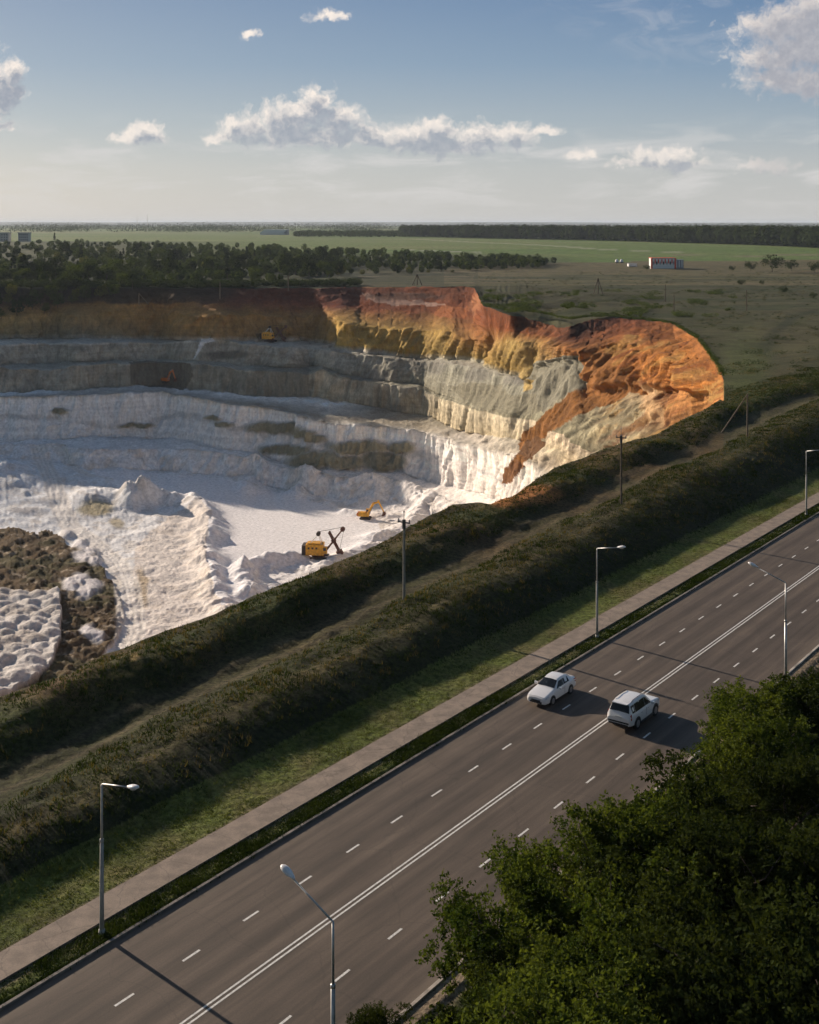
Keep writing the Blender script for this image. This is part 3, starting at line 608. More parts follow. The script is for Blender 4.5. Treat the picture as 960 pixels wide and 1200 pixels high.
def asphalt():
    m, g, b = new_mat('asphalt'); pos = g.n.new('ShaderNodeNewGeometry').outputs['Position']
    ts = g.v('DOT_PRODUCT', pos, (U[1], -U[0], 0)); ss = g.v('DOT_PRODUCT', pos, (U[0], U[1], 0))
    cbn = g.n.new('ShaderNodeCombineXYZ'); g.put(cbn.inputs[0], g.m('MULTIPLY', ss, .02)); g.put(cbn.inputs[1], ts)
    lanes = g.noise(cbn.outputs[0], 1.3, 4, .6)
    cb2 = g.n.new('ShaderNodeCombineXYZ'); g.put(cb2.inputs[0], g.m('MULTIPLY', ss, .12)); g.put(cb2.inputs[1], ts)
    wear = g.noise(cb2.outputs[0], 1.8, 6, .65); fine = g.noise(pos, 12, 6, .7); blot = g.noise(pos, .16, 5, .6)
    f = g.m('MULTIPLY', g.ramp(lanes, .3, .7, .74, 1.22), g.ramp(wear, .25, .75, .82, 1.2))
    f = g.m('MULTIPLY', f, g.m('MULTIPLY', g.ramp(fine, .3, .7, .85, 1.15), g.ramp(blot, .3, .7, .88, 1.12)))
    # tyre paths, darker oil line in the middle of every lane
    tri = g.m('PINGPONG', g.m('ADD', ts, 38.2+33), .825)
    f = g.m('MULTIPLY', f, g.ramp(tri, .15, .75, .86, 1.1))
    wav = g.n.new('ShaderNodeTexVoronoi'); wav.feature = 'DISTANCE_TO_EDGE'; g.put(wav.inputs['Vector'], g.v('ADD', pos, g.noise(pos, .5, 4, .6, 0, 1))); wav.inputs['Scale'].default_value = .16
    crack = g.ramp(wav.outputs['Distance'], .003, .009, .86, 1)
    f = g.m('MULTIPLY', f, crack)
    sca = g.n.new('ShaderNodeVectorMath'); sca.operation = 'SCALE'; sca.inputs[0].default_value = (.086,.064,.047); g.put(sca.inputs['Scale'], f)
    dust = g.ramp(g.m('ADD', g.m('ABSOLUTE', g.m('ADD', ts, 38.2)), g.m('MULTIPLY', wear, 1.2)), 6.4, 7.7)
    cdm = g.mix(g.m('MULTIPLY', dust, .6), sca.outputs[0], (.17,.13,.095,1))
    g.put(b.inputs['Base Color'], cdm); b.inputs['Roughness'].default_value = .8; b.inputs['Specular IOR Level'].default_value = .35
    bn = g.n.new('ShaderNodeBump'); bn.inputs['Strength'].default_value = .4; bn.inputs['Distance'].default_value = .015; g.put(bn.inputs['Height'], fine); g.put(b.inputs['Normal'], bn.outputs[0]); return m
def paving():
    m, g, b = new_mat('path_asphalt'); pos = g.n.new('ShaderNodeNewGeometry').outputs['Position']
    ss = g.v('DOT_PRODUCT', pos, (U[0], U[1], 0))
    n = g.noise(pos, 1.1, 7, .65); f2 = g.noise(pos, 14, 5, .7)
    vo = g.n.new('ShaderNodeTexVoronoi'); vo.feature = 'DISTANCE_TO_EDGE'; g.put(vo.inputs['Vector'], g.v('ADD', pos, g.noise(pos, .6, 4, .6, 0, 1))); vo.inputs['Scale'].default_value = .33
    f = g.m('MULTIPLY', g.ramp(n, .3, .7, .72, 1.2), g.m('MULTIPLY', g.ramp(f2, .3, .7, .85, 1.15), g.ramp(vo.outputs['Distance'], .004, .014, .74, 1)))
    sca = g.n.new('ShaderNodeVectorMath'); sca.operation = 'SCALE'; sca.inputs[0].default_value = (.22,.17,.13); g.put(sca.inputs['Scale'], f)
    g.put(b.inputs['Base Color'], sca.outputs[0]); b.inputs['Roughness'].default_value = .9; return m
def foliage(name, c1, c2, trans=.35, scale=.6):
    m = bpy.data.materials.new(name); m.use_nodes = True; m.node_tree.nodes.clear(); g = G(m.node_tree)
    pos = g.n.new('ShaderNodeNewGeometry').outputs['Position']; n = g.noise(pos, scale, 4, .6)
    n2 = g.noise(pos, scale*12, 2, .6)
    c = g.mix(g.ramp(g.m('MULTIPLY_ADD', n2, .6, g.m('MULTIPLY', n, .7)), .45, .85), (*c1, 1), (*c2, 1))
    d = g.n.new('ShaderNodeBsdfDiffuse'); t = g.n.new('ShaderNodeBsdfTranslucent'); g.put(d.inputs[0], c)
    tcx = g.mix(1.0, c, (1.15, 1.1, .45, 1), 'MULTIPLY'); g.put(t.inputs[0], tcx)
    mx = g.n.new('ShaderNodeMixShader'); mx.inputs[0].default_value = trans; g.l.new(d.outputs[0], mx.inputs[1]); g.l.new(t.outputs[0], mx.inputs[2])
    o = g.n.new('ShaderNodeOutputMaterial'); g.l.new(mx.outputs[0], o.inputs[0]); return m
M = dict(
 terrain=terrain_mat(), asphalt=asphalt(), path=paving(),
 paint=simple('road_paint', (.62,.60,.56), .7, nscale=6, var=.25), kerb=simple('kerb_concrete', (.17,.15,.13), .9, nscale=2, var=.35, bump=.3),
 kerb2=simple('dusty_kerb', (.34,.30,.25), .9, nscale=.7, var=.5),
 concrete=simple('pole_concrete', (.34,.33,.30), .85, nscale=2, var=.2), steel=simple('galvanised_steel', (.42,.42,.41), .45, .6, 4), dsteel=simple('dark_steel', (.09,.085,.08), .5, .3),
 lampw=simple('lamp_housing', (.72,.70,.68), .35), lens=simple('lamp_lens', (.6,.6,.58), .15, spec=.6),
 oldc=simple('weathered_concrete', (.2,.19,.165), .9, nscale=2, var=.2),
 wood=simple('weathered_timber', (.11,.085,.06), .9, nscale=4, var=.3), insul=simple('insulator', (.3,.27,.25), .4),
 yellow=simple('yellow_paint', (.72,.36,.03), .55, var=.22, nscale=1.2), rust=simple('rusty_brown_steel', (.11,.045,.03), .7, var=.3), grime=simple('grimy_dark_steel', (.045,.035,.03), .7), orangep=simple('orange_paint', (.55,.17,.04), .6, var=.25),
 carwhite=simple('white_car_paint', (.74,.73,.72), .28, var=.03, nscale=1.5, spec=.5, coat=.6), glass=simple('tinted_car_glass', (.012,.014,.017), .12, spec=.35, var=.05), tyre=simple('tyre_rubber', (.02,.02,.02), .8), rim=simple('alloy_rim', (.35,.35,.36), .35, .7),
 trim=simple('black_trim', (.025,.025,.025), .5), redl=simple('red_lens', (.35,.015,.012), .2), headl=simple('headlight_glass', (.5,.52,.55), .1, spec=.8), plate=simple('number_plate', (.6,.6,.58), .5),
 bark=simple('bark', (.07,.055,.04), .95, nscale=5, var=.35, bump=.5), white=simple('white_paint', (.78,.77,.75), .6, var=.06), red=simple('red_paint', (.75,.09,.04), .6, var=.12), greyroof=simple('grey_sheet', (.3,.3,.31), .5), brick=simple('pale_render', (.5,.47,.44), .8), win=simple('dark_window', (.04,.045,.05), .15),
 leaf=foliage('oak_leaves', (.025,.044,.010), (.100,.126,.027), .45, .35), leaf_shade=foliage('shade_dark_leaves', (.012,.020,.007), (.040,.052,.014), .34, .4),  # second is a darker leaf copy, shade of the rear trees put into colour
 wood1=foliage('far_leaves', (.036,.056,.018), (.095,.125,.036), .3, .12), wood2=foliage('far_leaves_dark', (.022,.036,.014), (.055,.076,.026), .25, .12), wood3=foliage('far_leaves_pale', (.075,.085,.028), (.16,.165,.05), .3, .12),
 grass=foliage('grass_blades', (.014,.026,.007), (.044,.062,.016), .3, .3), vgrass=foliage('verge_blades', (.045,.062,.016), (.10,.115,.03), .35, .5),
 dry=foliage('dry_grass_blades', (.06,.05,.022), (.15,.12,.05), .3, .3),
)
def tag(o, label=None, cat=None, group=None, kind=None):
    if label: o['label'] = label
    if cat: o['category'] = cat
    if group: o['group'] = group
    if kind: o['kind'] = kind
    return o
def link(name, me, mat, parent=None):
    o = bpy.data.objects.new(name, me); C.objects.link(o)
    if mat is not None and len(me.materials) == 0: me.materials.append(mat)
    if parent is not None: o.parent = parent
    return o
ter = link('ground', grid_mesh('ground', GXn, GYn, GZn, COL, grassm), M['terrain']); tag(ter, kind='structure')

# ------------------------------------------------------------------ mesh builder
class MB:
    def __init__(s): s.v = []; s.f = []; s.mi = []; s.cur = 0
    def add(s, vs, fs, mat=0):
        o = len(s.v); s.v += [tuple(p) for p in vs]; s.f += [tuple(i+o for i in f) for f in fs]; s.mi += [mat]*len(fs)
    def box(s, c, d, rot=None, taper=1.0, mat=0):
        hx, hy, hz = d[0]/2, d[1]/2, d[2]/2; vs = []
        for z, k in ((-hz, 1), (hz, taper)):
            for x, y in ((-hx,-hy),(hx,-hy),(hx,hy),(-hx,hy)): vs.append(Vector((x*k, y*k, z)))
        if rot is not None: vs = [rot @ p for p in vs]
        vs = [p+Vector(c) for p in vs]
        s.add(vs, [(3,2,1,0),(4,5,6,7),(0,1,5,4),(1,2,6,5),(2,3,7,6),(3,0,4,7)], mat)
    def tube(s, p, q, r0, r1=None, n=8, mat=0, cap=True):
        r1 = r0 if r1 is None else r1; p = Vector(p); q = Vector(q); d = (q-p).normalized()
        u = d.orthogonal().normalized(); w_ = d.cross(u); vs = []
        for c, r in ((p, r0), (q, r1)):
            for k in range(n): a = 2*math.pi*k/n; vs.append(c+(u*math.cos(a)+w_*math.sin(a))*r)
        fs = [(k, (k+1) % n, n+(k+1) % n, n+k) for k in range(n)]
        if cap: fs += [tuple(range(n-1, -1, -1)), tuple(range(n, 2*n))]
        s.add(vs, fs, mat)
    def path(s, pts, rs, n=8):
        for i in range(len(pts)-1): s.tube(pts[i], pts[i+1], rs[i], rs[i+1], n)
    def prism(s, poly2, y0, y1, mat=0):
        """polygon in x,z extruded along y"""
        n = len(poly2); vs = [(x, y0, z) for x, z in poly2]+[(x, y1, z) for x, z in poly2]
        fs = [tuple(range(n)), tuple(range(2*n-1, n-1, -1))]+[(i, n+i, n+(i+1) % n, (i+1) % n) for i in range(n)]
        s.add(vs, fs, mat)
    def mesh(s, name, mats=None, smooth=False):
        me = bpy.data.meshes.new(name); me.from_pydata(s.v, [], s.f); me.validate()
        for m_ in (mats or []): me.materials.append(m_)
        if mats and len(mats) > 1: me.polygons.foreach_set('material_index', s.mi)
        if smooth: me.polygons.foreach_set('use_smooth', [True]*len(me.polygons))
        me.update(); return me
    def build(s, name, mat, parent=None, smooth=False):
        return link(name, s.mesh(name, [mat], smooth), mat, parent)
def empty(name, loc, label, cat, rz=0, group=None, scale=1):
    o = bpy.data.objects.new(name, None); C.objects.link(o); o.location = loc; o.rotation_euler = (0, 0, rz); o.scale = (scale,)*3; o.empty_display_size = .3
    return tag(o, label, cat, group)
def copy_tree(o, parent=None):
    c = o.copy(); C.objects.link(c); c.parent = parent
    for ch in o.children: copy_tree(ch, c)
    return c
def gz1(x, y): return float(ground(np.array([x]), np.array([y]))[0])

# ------------------------------------------------------------------ road, kerbs, path
def strip(name, t0, t1, z, mat, s0=-40, s1=700, step=4.0, jag=0, thick=0, kind='structure'):
    n = int((s1-s0)/step)+1; vs = []; fs = []
    rr = random.Random(int(abs(t0)*10))
    for i in range(n):
        s_1 = s0+i*step
        ja = jag*(rr.random()-.5); jb = jag*(rr.random()-.5)
        for t, zz in ((t0+ja, z), (t1+jb, z)) if not thick else ((t0, z-thick), (t0, z), (t1, z), (t1, z-thick)):
            x, y = xy(s_1, t); vs.append((x, y, zz))
    k = 2 if not thick else 4
    for i in range(n-1):
        for j in range(k-1): a = i*k+j; fs.append((a, a+1, a+k+1, a+k))
    me = bpy.data.meshes.new(name); me.from_pydata(vs, [], fs); me.update()
    o = link(name, me, mat); tag(o, kind=kind); return o
TC = -38.2
strip('road', -45.25, -31.15, .0, M['asphalt'], jag=.0)
strip('kerb', -45.42, -45.25, .13, M['kerb'], thick=.3)
strip('kerb', -31.15, -30.98, .09, M['kerb2'], thick=.3)
strip('pavement', -48.65, -46.8, .20, M['path'], step=.7, jag=.16, thick=.2)
mk = MB()
def dash(s0, s1, t, wd=.13, z=.005):
    vs = [xy(s0, t-wd/2), xy(s1, t-wd/2), xy(s1, t+wd/2), xy(s0, t+wd/2)]
    mk.add([(x, y, z) for x, y in vs], [(0,1,2,3)])
for q in range(160):
    for t in (TC-3.32, TC+3.30):
        off = 1.35 if t < TC else .3
        dash(-30+off+q*4.0, -30+off+q*4.0+1.08, t)
for q in range(0, 160):
    for t in (TC-.135, TC+.135): dash(-36+q*4, -32+q*4, t, .11)
o = mk.build('road_markings', M['paint']); tag(o, kind='structure')

# ------------------------------------------------------------------ street lamps
def lamp(s0, t0, side, label, tall=7.2, rise=.35, arm=1.9, dark=False):
    x, y = xy(s0, t0); z = .05
    root = empty('street_lamp', (x, y, z), label, 'street lamp', math.atan2(-U[0]*side, U[1]*side), 'street lamps along the road')
    a = MB(); a.tube((0,0,-.3),(0,0,tall*.62),.12,.085,10); a.tube((0,0,0),(0,0,.25),.17,.15,10); a.tube((0,0,tall*.62-.05),(0,0,tall*.62+.1),.1,.1,10); a.tube((0,0,tall*.62),(0,0,tall-.12),.06,.05,8)
    a.build('pole', M['concrete'] if not dark else M['steel'], root, True)
    a = MB(); a.path([(0,0,tall-.25),(0,0,tall-.06),(.08,0,tall+.0),(arm,0,tall+rise)],[.05,.048,.042,.035]); a.build('arm', M['steel'], root, True)
    d = Vector((arm,0,rise)).normalized(); a = MB(); e = Vector((arm-.1,0,tall+rise)); 
    up = Vector((0,1,0)).cross(d)*-1
    # cobra head: lofted housing
    prof = [(0,.05,.05),(.12,.10,.08),(.3,.17,.12),(.5,.19,.13),(.68,.15,.10),(.78,.05,.04)]; vs = []; n = 10
    for (l, wy_, hz_) in prof:
        c = e+d*l
        for k in range(n):
            an = 2*math.pi*k/n; vz = math.sin(an)*hz_*(1 if math.sin(an) > 0 else .45); vs.append(c+Vector((0,1,0))*math.cos(an)*wy_+Vector((-d.z,0,d.x))*vz)
    fs = [(i*n+k, i*n+(k+1) % n, (i+1)*n+(k+1) % n, (i+1)*n+k) for i in range(len(prof)-1) for k in range(n)]+[tuple(range(n)), tuple(range((len(prof)-1)*n, len(prof)*n))]
    a.add(vs, fs); hd = a.build('lamp_head', M['lampw'], root, True)
    a = MB(); c = e+d*.42-Vector((-d.z,0,d.x))*.055
    vs = []; 
    for r, dz_ in ((.14,0),(.11,-.05),(.05,-.075)):
        for k in range(10): an = 2*math.pi*k/10; vs.append(c+d*math.cos(an)*r*1.5+Vector((0,1,0))*math.sin(an)*r+Vector((0,0,dz_)))
    a.add(vs, [(i*10+k, i*10+(k+1) % 10, (i+1)*10+(k+1) % 10, (i+1)*10+k) for i in range(2) for k in range(10)]+[tuple(range(20,30))]); a.build('lens', M['lens'], hd, True)
    return root
lamp(38.5, -46.15, 1, 'street lamp at the lower left, on the strip between path and kerb')
lamp(89.9, -46.35, 1, 'street lamp on the far verge just beyond the white sedan', 7.35)
lamp(141.9, -46.1, 1, 'street lamp at the right edge of the picture, farthest along the path', 7.5)
lamp(36.75, -30.4, -1, 'street lamp in the foreground cut off by the bottom edge', 6.75, 1.0, 2.1, True)
lamp(88.9, -30.4, -1, 'street lamp on the near side of the road rising out of the trees', 7.55, .75, 2.2, True)

# ------------------------------------------------------------------ utility poles
def crosspole(pxx, pyy, top, label, zfix=None, group='power line poles around the quarry', brace=None, name='utility_pole', cross=True):
    X, Y, Z = [float(v) for v in np.array(hit(pxx, pyy)).ravel()]
    hgt = (pyy-top)/F*Y
    root = empty(name, (X, Y, Z-.1), label, 'utility pole', 0 if brace else R(-30), group); thin = max(.13, Y*.00042)
    a = MB(); a.tube((0,0,-.3),(0,0,hgt*.86),thin*1.05,thin*.8,8); a.build('pole', M['oldc'] if Y < 125 else M['wood'], root)
    if cross:
        a = MB(); a.box((0,0,hgt*.87),(1.1+Y*.001,.1,.1)); a.tube((0,0,hgt*.8),(0,0,hgt*.9),thin*1.2,thin*1.2,8); a.build('crossarm', M['dsteel'], root)
        for xx in (-.5-Y*.0004, .5+Y*.0004): a = MB(); a.tube((xx,0,hgt*.87),(xx,0,hgt*.87+.28),.05,.05,8); a.tube((xx,0,hgt*.87+.12),(xx,0,hgt*.87+.2),.09,.07,8); a.build('insulator', M['insul'], root)
        a = MB(); a.tube((0,0,hgt*.88),(0,0,hgt),.035,.03,6); a.tube((0,0,hgt-.15),(0,0,hgt),.07,.05,8); a.build('insulator', M['insul'], root)
    if brace:
        for b in brace:
            a = MB(); a.tube((b[0],b[1],-.3),(0,0,hgt*.84),thin*.9,thin*.75,8); a.build('brace', M['wood'], root)
    return root
crosspole(473.5, 703, 597, 'tall utility pole with cross arm and insulators standing in front of the white quarry floor')
crosspole(728, 591, 500, 'utility pole on the grassy rim below the orange clay wall')
crosspole(876, 512, 452, 'utility pole propped by a slanting strut, right of the orange clay wall', brace=[(-2.6, 5.0)], cross=False)
crosspole(258, 349, 327, 'thin utility pole above the ochre cliff, in front of the dark bank', cross=False)
crosspole(338, 340, 320, 'thin utility pole on the far edge above the dark red clay slope', cross=False)
crosspole(163, 356, 341, 'low pair of leaning poles against the dark bank above the ochre cliff at the left', brace=[(4.5,0)], cross=False)
crosspole(489, 334, 319, 'splayed pole frame on the far quarry edge above the red clay terrace', brace=[(-3,0),(3,0)], cross=False)
crosspole(701, 346, 322, 'tall splayed pole frame in the brown field behind the orange wall', brace=[(-2.6,0),(2.6,0)], cross=False)
crosspole(780, 353, 330, 'thin utility pole in the brown field directly below the red and white building', cross=False)
crosspole(790, 366, 342, 'thin utility pole in the field just above the top of the orange wall', cross=False)
crosspole(875, 364, 336, 'thin utility pole in the field at the right, left of the low dark bushes', cross=False)

# ------------------------------------------------------------------ cars
def car(kind, s0, t0, direc, label):
    suv = kind == 'suv'
    x, y = xy(s0, t0); yaw = math.atan2(U[1]*direc, U[0]*direc)
    root = empty('car', (x, y, 0), label, 'car', yaw)
    # stations: x, half width, z bottom, z sill top, z belt, z top, roof half width   (front = +x)
    if suv:
        ST = [(2.36,.72,.42,.55,.72,.78,.62),(2.28,.86,.36,.6,.86,.95,.78),(1.9,.93,.32,.7,.98,1.06,.84),(1.3,.94,.3,.75,1.03,1.12,.84),(.95,.945,.3,.75,1.06,1.17,.82),
              (.35,.95,.3,.75,1.10,1.74,.66),(.0,.95,.3,.75,1.10,1.84,.68),(-.8,.95,.3,.75,1.11,1.87,.69),(-1.5,.945,.32,.75,1.12,1.85,.68),(-1.98,.925,.36,.75,1.14,1.77,.63),(-2.26,.885,.40,.75,1.10,1.20,.76),(-2.38,.80,.44,.68,.80,.88,.66)]
        WB = (1.42, -1.37); WR = .39; cows, rs = 4, 5; rb0, rb1 = 9, 10
    else:
        ST = [(2.24,.62,.28,.42,.55,.60,.5),(2.15,.78,.22,.45,.64,.72,.68),(1.8,.84,.2,.5,.74,.82,.72),(1.2,.86,.19,.52,.82,.92,.72),(.85,.865,.19,.52,.86,.97,.70),
              (.1,.87,.19,.52,.90,1.38,.54),(-.35,.87,.19,.52,.91,1.44,.57),(-.9,.87,.19,.52,.92,1.43,.57),(-1.25,.865,.2,.52,.93,1.34,.54),(-1.78,.85,.22,.52,.93,1.03,.66),(-2.15,.80,.26,.5,.86,.98,.64),(-2.26,.72,.3,.45,.66,.75,.58)]
        WB = (1.33, -1.27); WR = .31; cows, rs = 4, 5; rb0, rb1 = 8, 9
    def ring(st):
        X_, w_, zb, zs, zl, zt, wr = st
        return [Vector((X_, 0, zb)), Vector((X_, w_*.86, zb)), Vector((X_, w_*.97, zb+.08)), Vector((X_, w_, zs)), Vector((X_, w_*.975, zl-.06)), Vector((X_, w_*.93, zl)), Vector((X_, wr*1.0+(.0), zt-.07 if zt-zl > .3 else zt-.015)), Vector((X_, wr*.86, zt)), Vector((X_, 0, zt+.03))]
    rings = [ring(s_1) for s_1 in ST]
    def lerp_ring(f):
        i = min(int(f), len(rings)-2); t = f-i; return [rings[i][k]*(1-t)+rings[i+1][k]*t for k in range(9)]
    b = MB(); K = 9; vs = []; 
    for r in rings:
        vs += r+[Vector((p.x, -p.y, p.z)) for p in r[-2:0:-1]]
    n = 16; fs = [(i*n+k, i*n+(k+1) % n, (i+1)*n+(k+1) % n, (i+1)*n+k) for i in range(len(rings)-1) for k in range(n)]
    fs += [tuple(range(n)), tuple(range(len(rings)*n-1, (len(rings)-1)*n-1, -1))]
    b.add(vs, fs); body = b.build('body', M['carwhite'], root, True)
    md = body.modifiers.new('b', 'BEVEL'); md.width = .02; md.segments = 1; md.limit_method = 'ANGLE'
    wn = body.modifiers.new('w', 'WEIGHTED_NORMAL')
    # glass
    def patch(name, pts, off=.012, mat='glass', par=None):
        p = [Vector(q) for q in pts]; nn = (p[1]-p[0]).cross(p[2]-p[0]).normalized(); c = sum(p, Vector())/len(p)
        if nn.dot(c-Vector((0,0,.7))) < 0: nn = -nn
        m_ = MB(); k = len(p); m_.add([q+nn*off for q in p]+[q-nn*.02 for q in p], [tuple(range(k))]+[(i, k+i, k+(i+1) % k, (i+1) % k) for i in range(k)]); return m_.build(name, M[mat], par or root)
    A0, A1 = rings[cows], rings[rs]
    f0, f1 = .08, .93
    def wl(a, b_, f): return a*(1-f)+b_*f
    fl_ = lambda p: Vector((p.x, -p.y, p.z))
    def screen(name, Ra, Rb, lo, hi, off=.022, base=None):
        m_ = MB(); vs = []
        for f in (lo, (lo+hi)/2, hi):
            row = []
            for q, ins in ((6, .10), (7, .0), (8, .0)):
                p = wl(Ra[q], Rb[q], f).copy()
                if q == 6: p = p*.75+wl(Ra[7], Rb[7], f)*.25
                row.append(p)
            row = row+[fl_(p) for p in row[1::-1]]; vs += row
        d = (Rb[8]-Ra[8]); nn = Vector((-d.z, 0, d.x)); nn = nn*(1 if nn.z > 0 else -1); nn.normalize()
        m_.add([p+nn*off for p in vs], [(i*5+k, i*5+k+1, (i+1)*5+k+1, (i+1)*5+k) for i in range(2) for k in range(4)]); m_.build(name, M['glass'], root)
    screen('windscreen', A0, A1, .06, .90)
    B0, B1 = rings[rb0], rings[rb1]
    screen('rear_window', B1, B0, .10, .90)
    side_f = [(rs-.35, rs+1.05), (rs+1.12, rb0-.95 if suv else rb0-.9), (rb0-.85 if suv else rb0-.83, rb0-.05 if suv else rb0+.15)]
    if not suv: side_f = [(rs-.45, rs+1.0), (rs+1.08, rb0-.25), ]
    for sgn in (1, -1):
        for (fa, fb) in side_f:
            ra, rb_ = lerp_ring(fa), lerp_ring(fb)
            top = .88; lo = .10
            q = [wl(ra[5], ra[6], lo), wl(rb_[5], rb_[6], lo), wl(rb_[5], rb_[6], top), wl(ra[5], ra[6], top)]
            if fa < rs:  # follow the windscreen pillar
                xx = lerp_ring(rs+.05); q[3] = wl(xx[5], xx[6], top)
                q[0] = wl(lerp_ring(rs-.75)[5], lerp_ring(rs-.75)[6], .25)
            patch('side_window', q if sgn > 0 else [fl_(p) for p in q], .014)
        m_ = MB(); xm, zm = lerp_ring(rs-.55)[5].x, ST[rs][4]+.08
        m_.box((xm, sgn*(ST[rs][1]+.12), zm), (.12,.22,.15)); m_.build('mirror', M['carwhite'], root)
        # lights
        r0, r1_ = rings[1], rings[2]
        h_ = [r0[4]*.9+r0[5]*.1, r0[5]*.6+r0[6]*.4, r1_[5]*.8+r1_[6]*.2, r1_[4]]
        patch('headlight', [p if sgn > 0 else fl_(p) for p in h_], .02, 'headl')
        r0, r1_ = rings[-2], rings[-3]
        h_ = [wl(r0[3], r0[5], .45), r0[5]+Vector((0,0,.02)), wl(r1_[5], r1_[6], .0 if not suv else .25) if suv else r1_[5], wl(r1_[3], r1_[5], .6)] if not suv else [wl(r0[3], r0[5], .2), wl(r0[5], r0[6], .2), wl(r0[5], r1_[5], .45)+Vector((0,0,.1)), wl(r0[3], r1_[4], .35)]
        patch('tail_light', [p if sgn > 0 else fl_(p) for p in h_], .02, 'redl')
        for wx_ in WB:
            w_ = MB(); yo = sgn*(ST[5][1]-.10)
            w_.tube((wx_, yo-sgn*.12, WR), (wx_, yo+sgn*.115, WR), WR, WR, 24); tb = w_.build('wheel', M['tyre'], root, False)
            w_ = MB(); w_.tube((wx_, yo+sgn*.05, WR), (wx_, yo+sgn*.125, WR), WR*.66, WR*.62, 20)
            w_.build('rim', M['rim'], tb)
            for k in range(5):
                an = 2*math.pi*k/5; 
            w_ = MB()
            for k in range(14):   # dark wheel arch, slightly proud of the body side
                a0, a1 = math.pi*k/14, math.pi*(k+1)/14; rr0, rr1 = WR*.95, WR*1.22; yy_ = sgn*(ST[5][1]+.006)
                w_.add([(wx_+math.cos(a)*r, yy_, WR+math.sin(a)*r) for a, r in ((a0,rr0),(a0,rr1),(a1,rr1),(a1,rr0))]+[(wx_+math.cos(a)*r, yy_-sgn*.06, WR+math.sin(a)*r) for a, r in ((a0,rr0),(a0,rr1),(a1,rr1),(a1,rr0))], [(0,1,2,3),(0,4,5,1),(1,5,6,2),(2,6,7,3),(3,7,4,0)])
            w_.build('wheel_arch', M['trim'], root)
        if suv:
            w_ = MB(); zr = 1.93; w_.path([(.1, sgn*.62, zr-.09),(-.1, sgn*.62, zr),(-1.5, sgn*.62, zr+.01),(-1.7, sgn*.62, zr-.09)], [.022]*4, 6); w_.build('roof_rail', M['trim'], root)
            w_ = MB(); w_.box((0, sgn*.955, .33), (1.9,.1,.08)); w_.build('side_step', M['trim'], root)
        for fx in (rs+1.04,):
            ra = lerp_ring(fx); w_ = MB(); yy_ = ra[3].y+.003; w_.box((ra[3].x, sgn*yy_, (ra[3].z+ra[5].z)/2-.1), (.012,.012,.5)); w_.build('door_seam', M['trim'], root)
            for dx_ in (.25, -.75): w_ = MB(); w_.box((ra[3].x+dx_, sgn*(ST[5][1]+.01), ST[rs][4]-.13), (.16,.03,.03)); w_.build('door_handle', M['rim'], root)
    w_ = MB(); fx = ST[0][0]
    w_.box((fx+.0, 0, ST[0][4]-.12), (.1, .7, .14)); w_.build('grille', M['trim'], root)
    w_ = MB(); w_.box((fx-.02, 0, ST[0][2]+.06), (.1, ST[0][1]*1.5, .12)); w_.build('bumper_intake', M['trim'], root)
    w_ = MB(); w_.box((ST[-1][0]-.012, 0, ST[-1][4]-.1 if not suv else .95), (.03,.5,.12)); w_.build('number_plate', M['plate'], root)
    w_ = MB(); w_.box((ST[-1][0]+.03, 0, ST[-1][2]+.03), (.12, 1.4, .1)); w_.build('rear_skirt', M['trim'], root)
    if suv: w_ = MB(); w_.box((-2.08, 0, 1.79), (.3,1.1,.05)); w_.build('roof_spoiler', M['carwhite'], root)
    if suv:
        w_ = MB(); w_.box((-2.33, 0, .62), (.16,1.5,.10)); w_.build('bumper_trim', M['trim'], root)
    return root
car('sedan', 76.95, -43.3, -1, 'white sedan driving toward the camera in the far lanes')
car('suv', 76.75, -36.75, 1, 'white four wheel drive with black roof rails, seen from behind beside the double centre line')

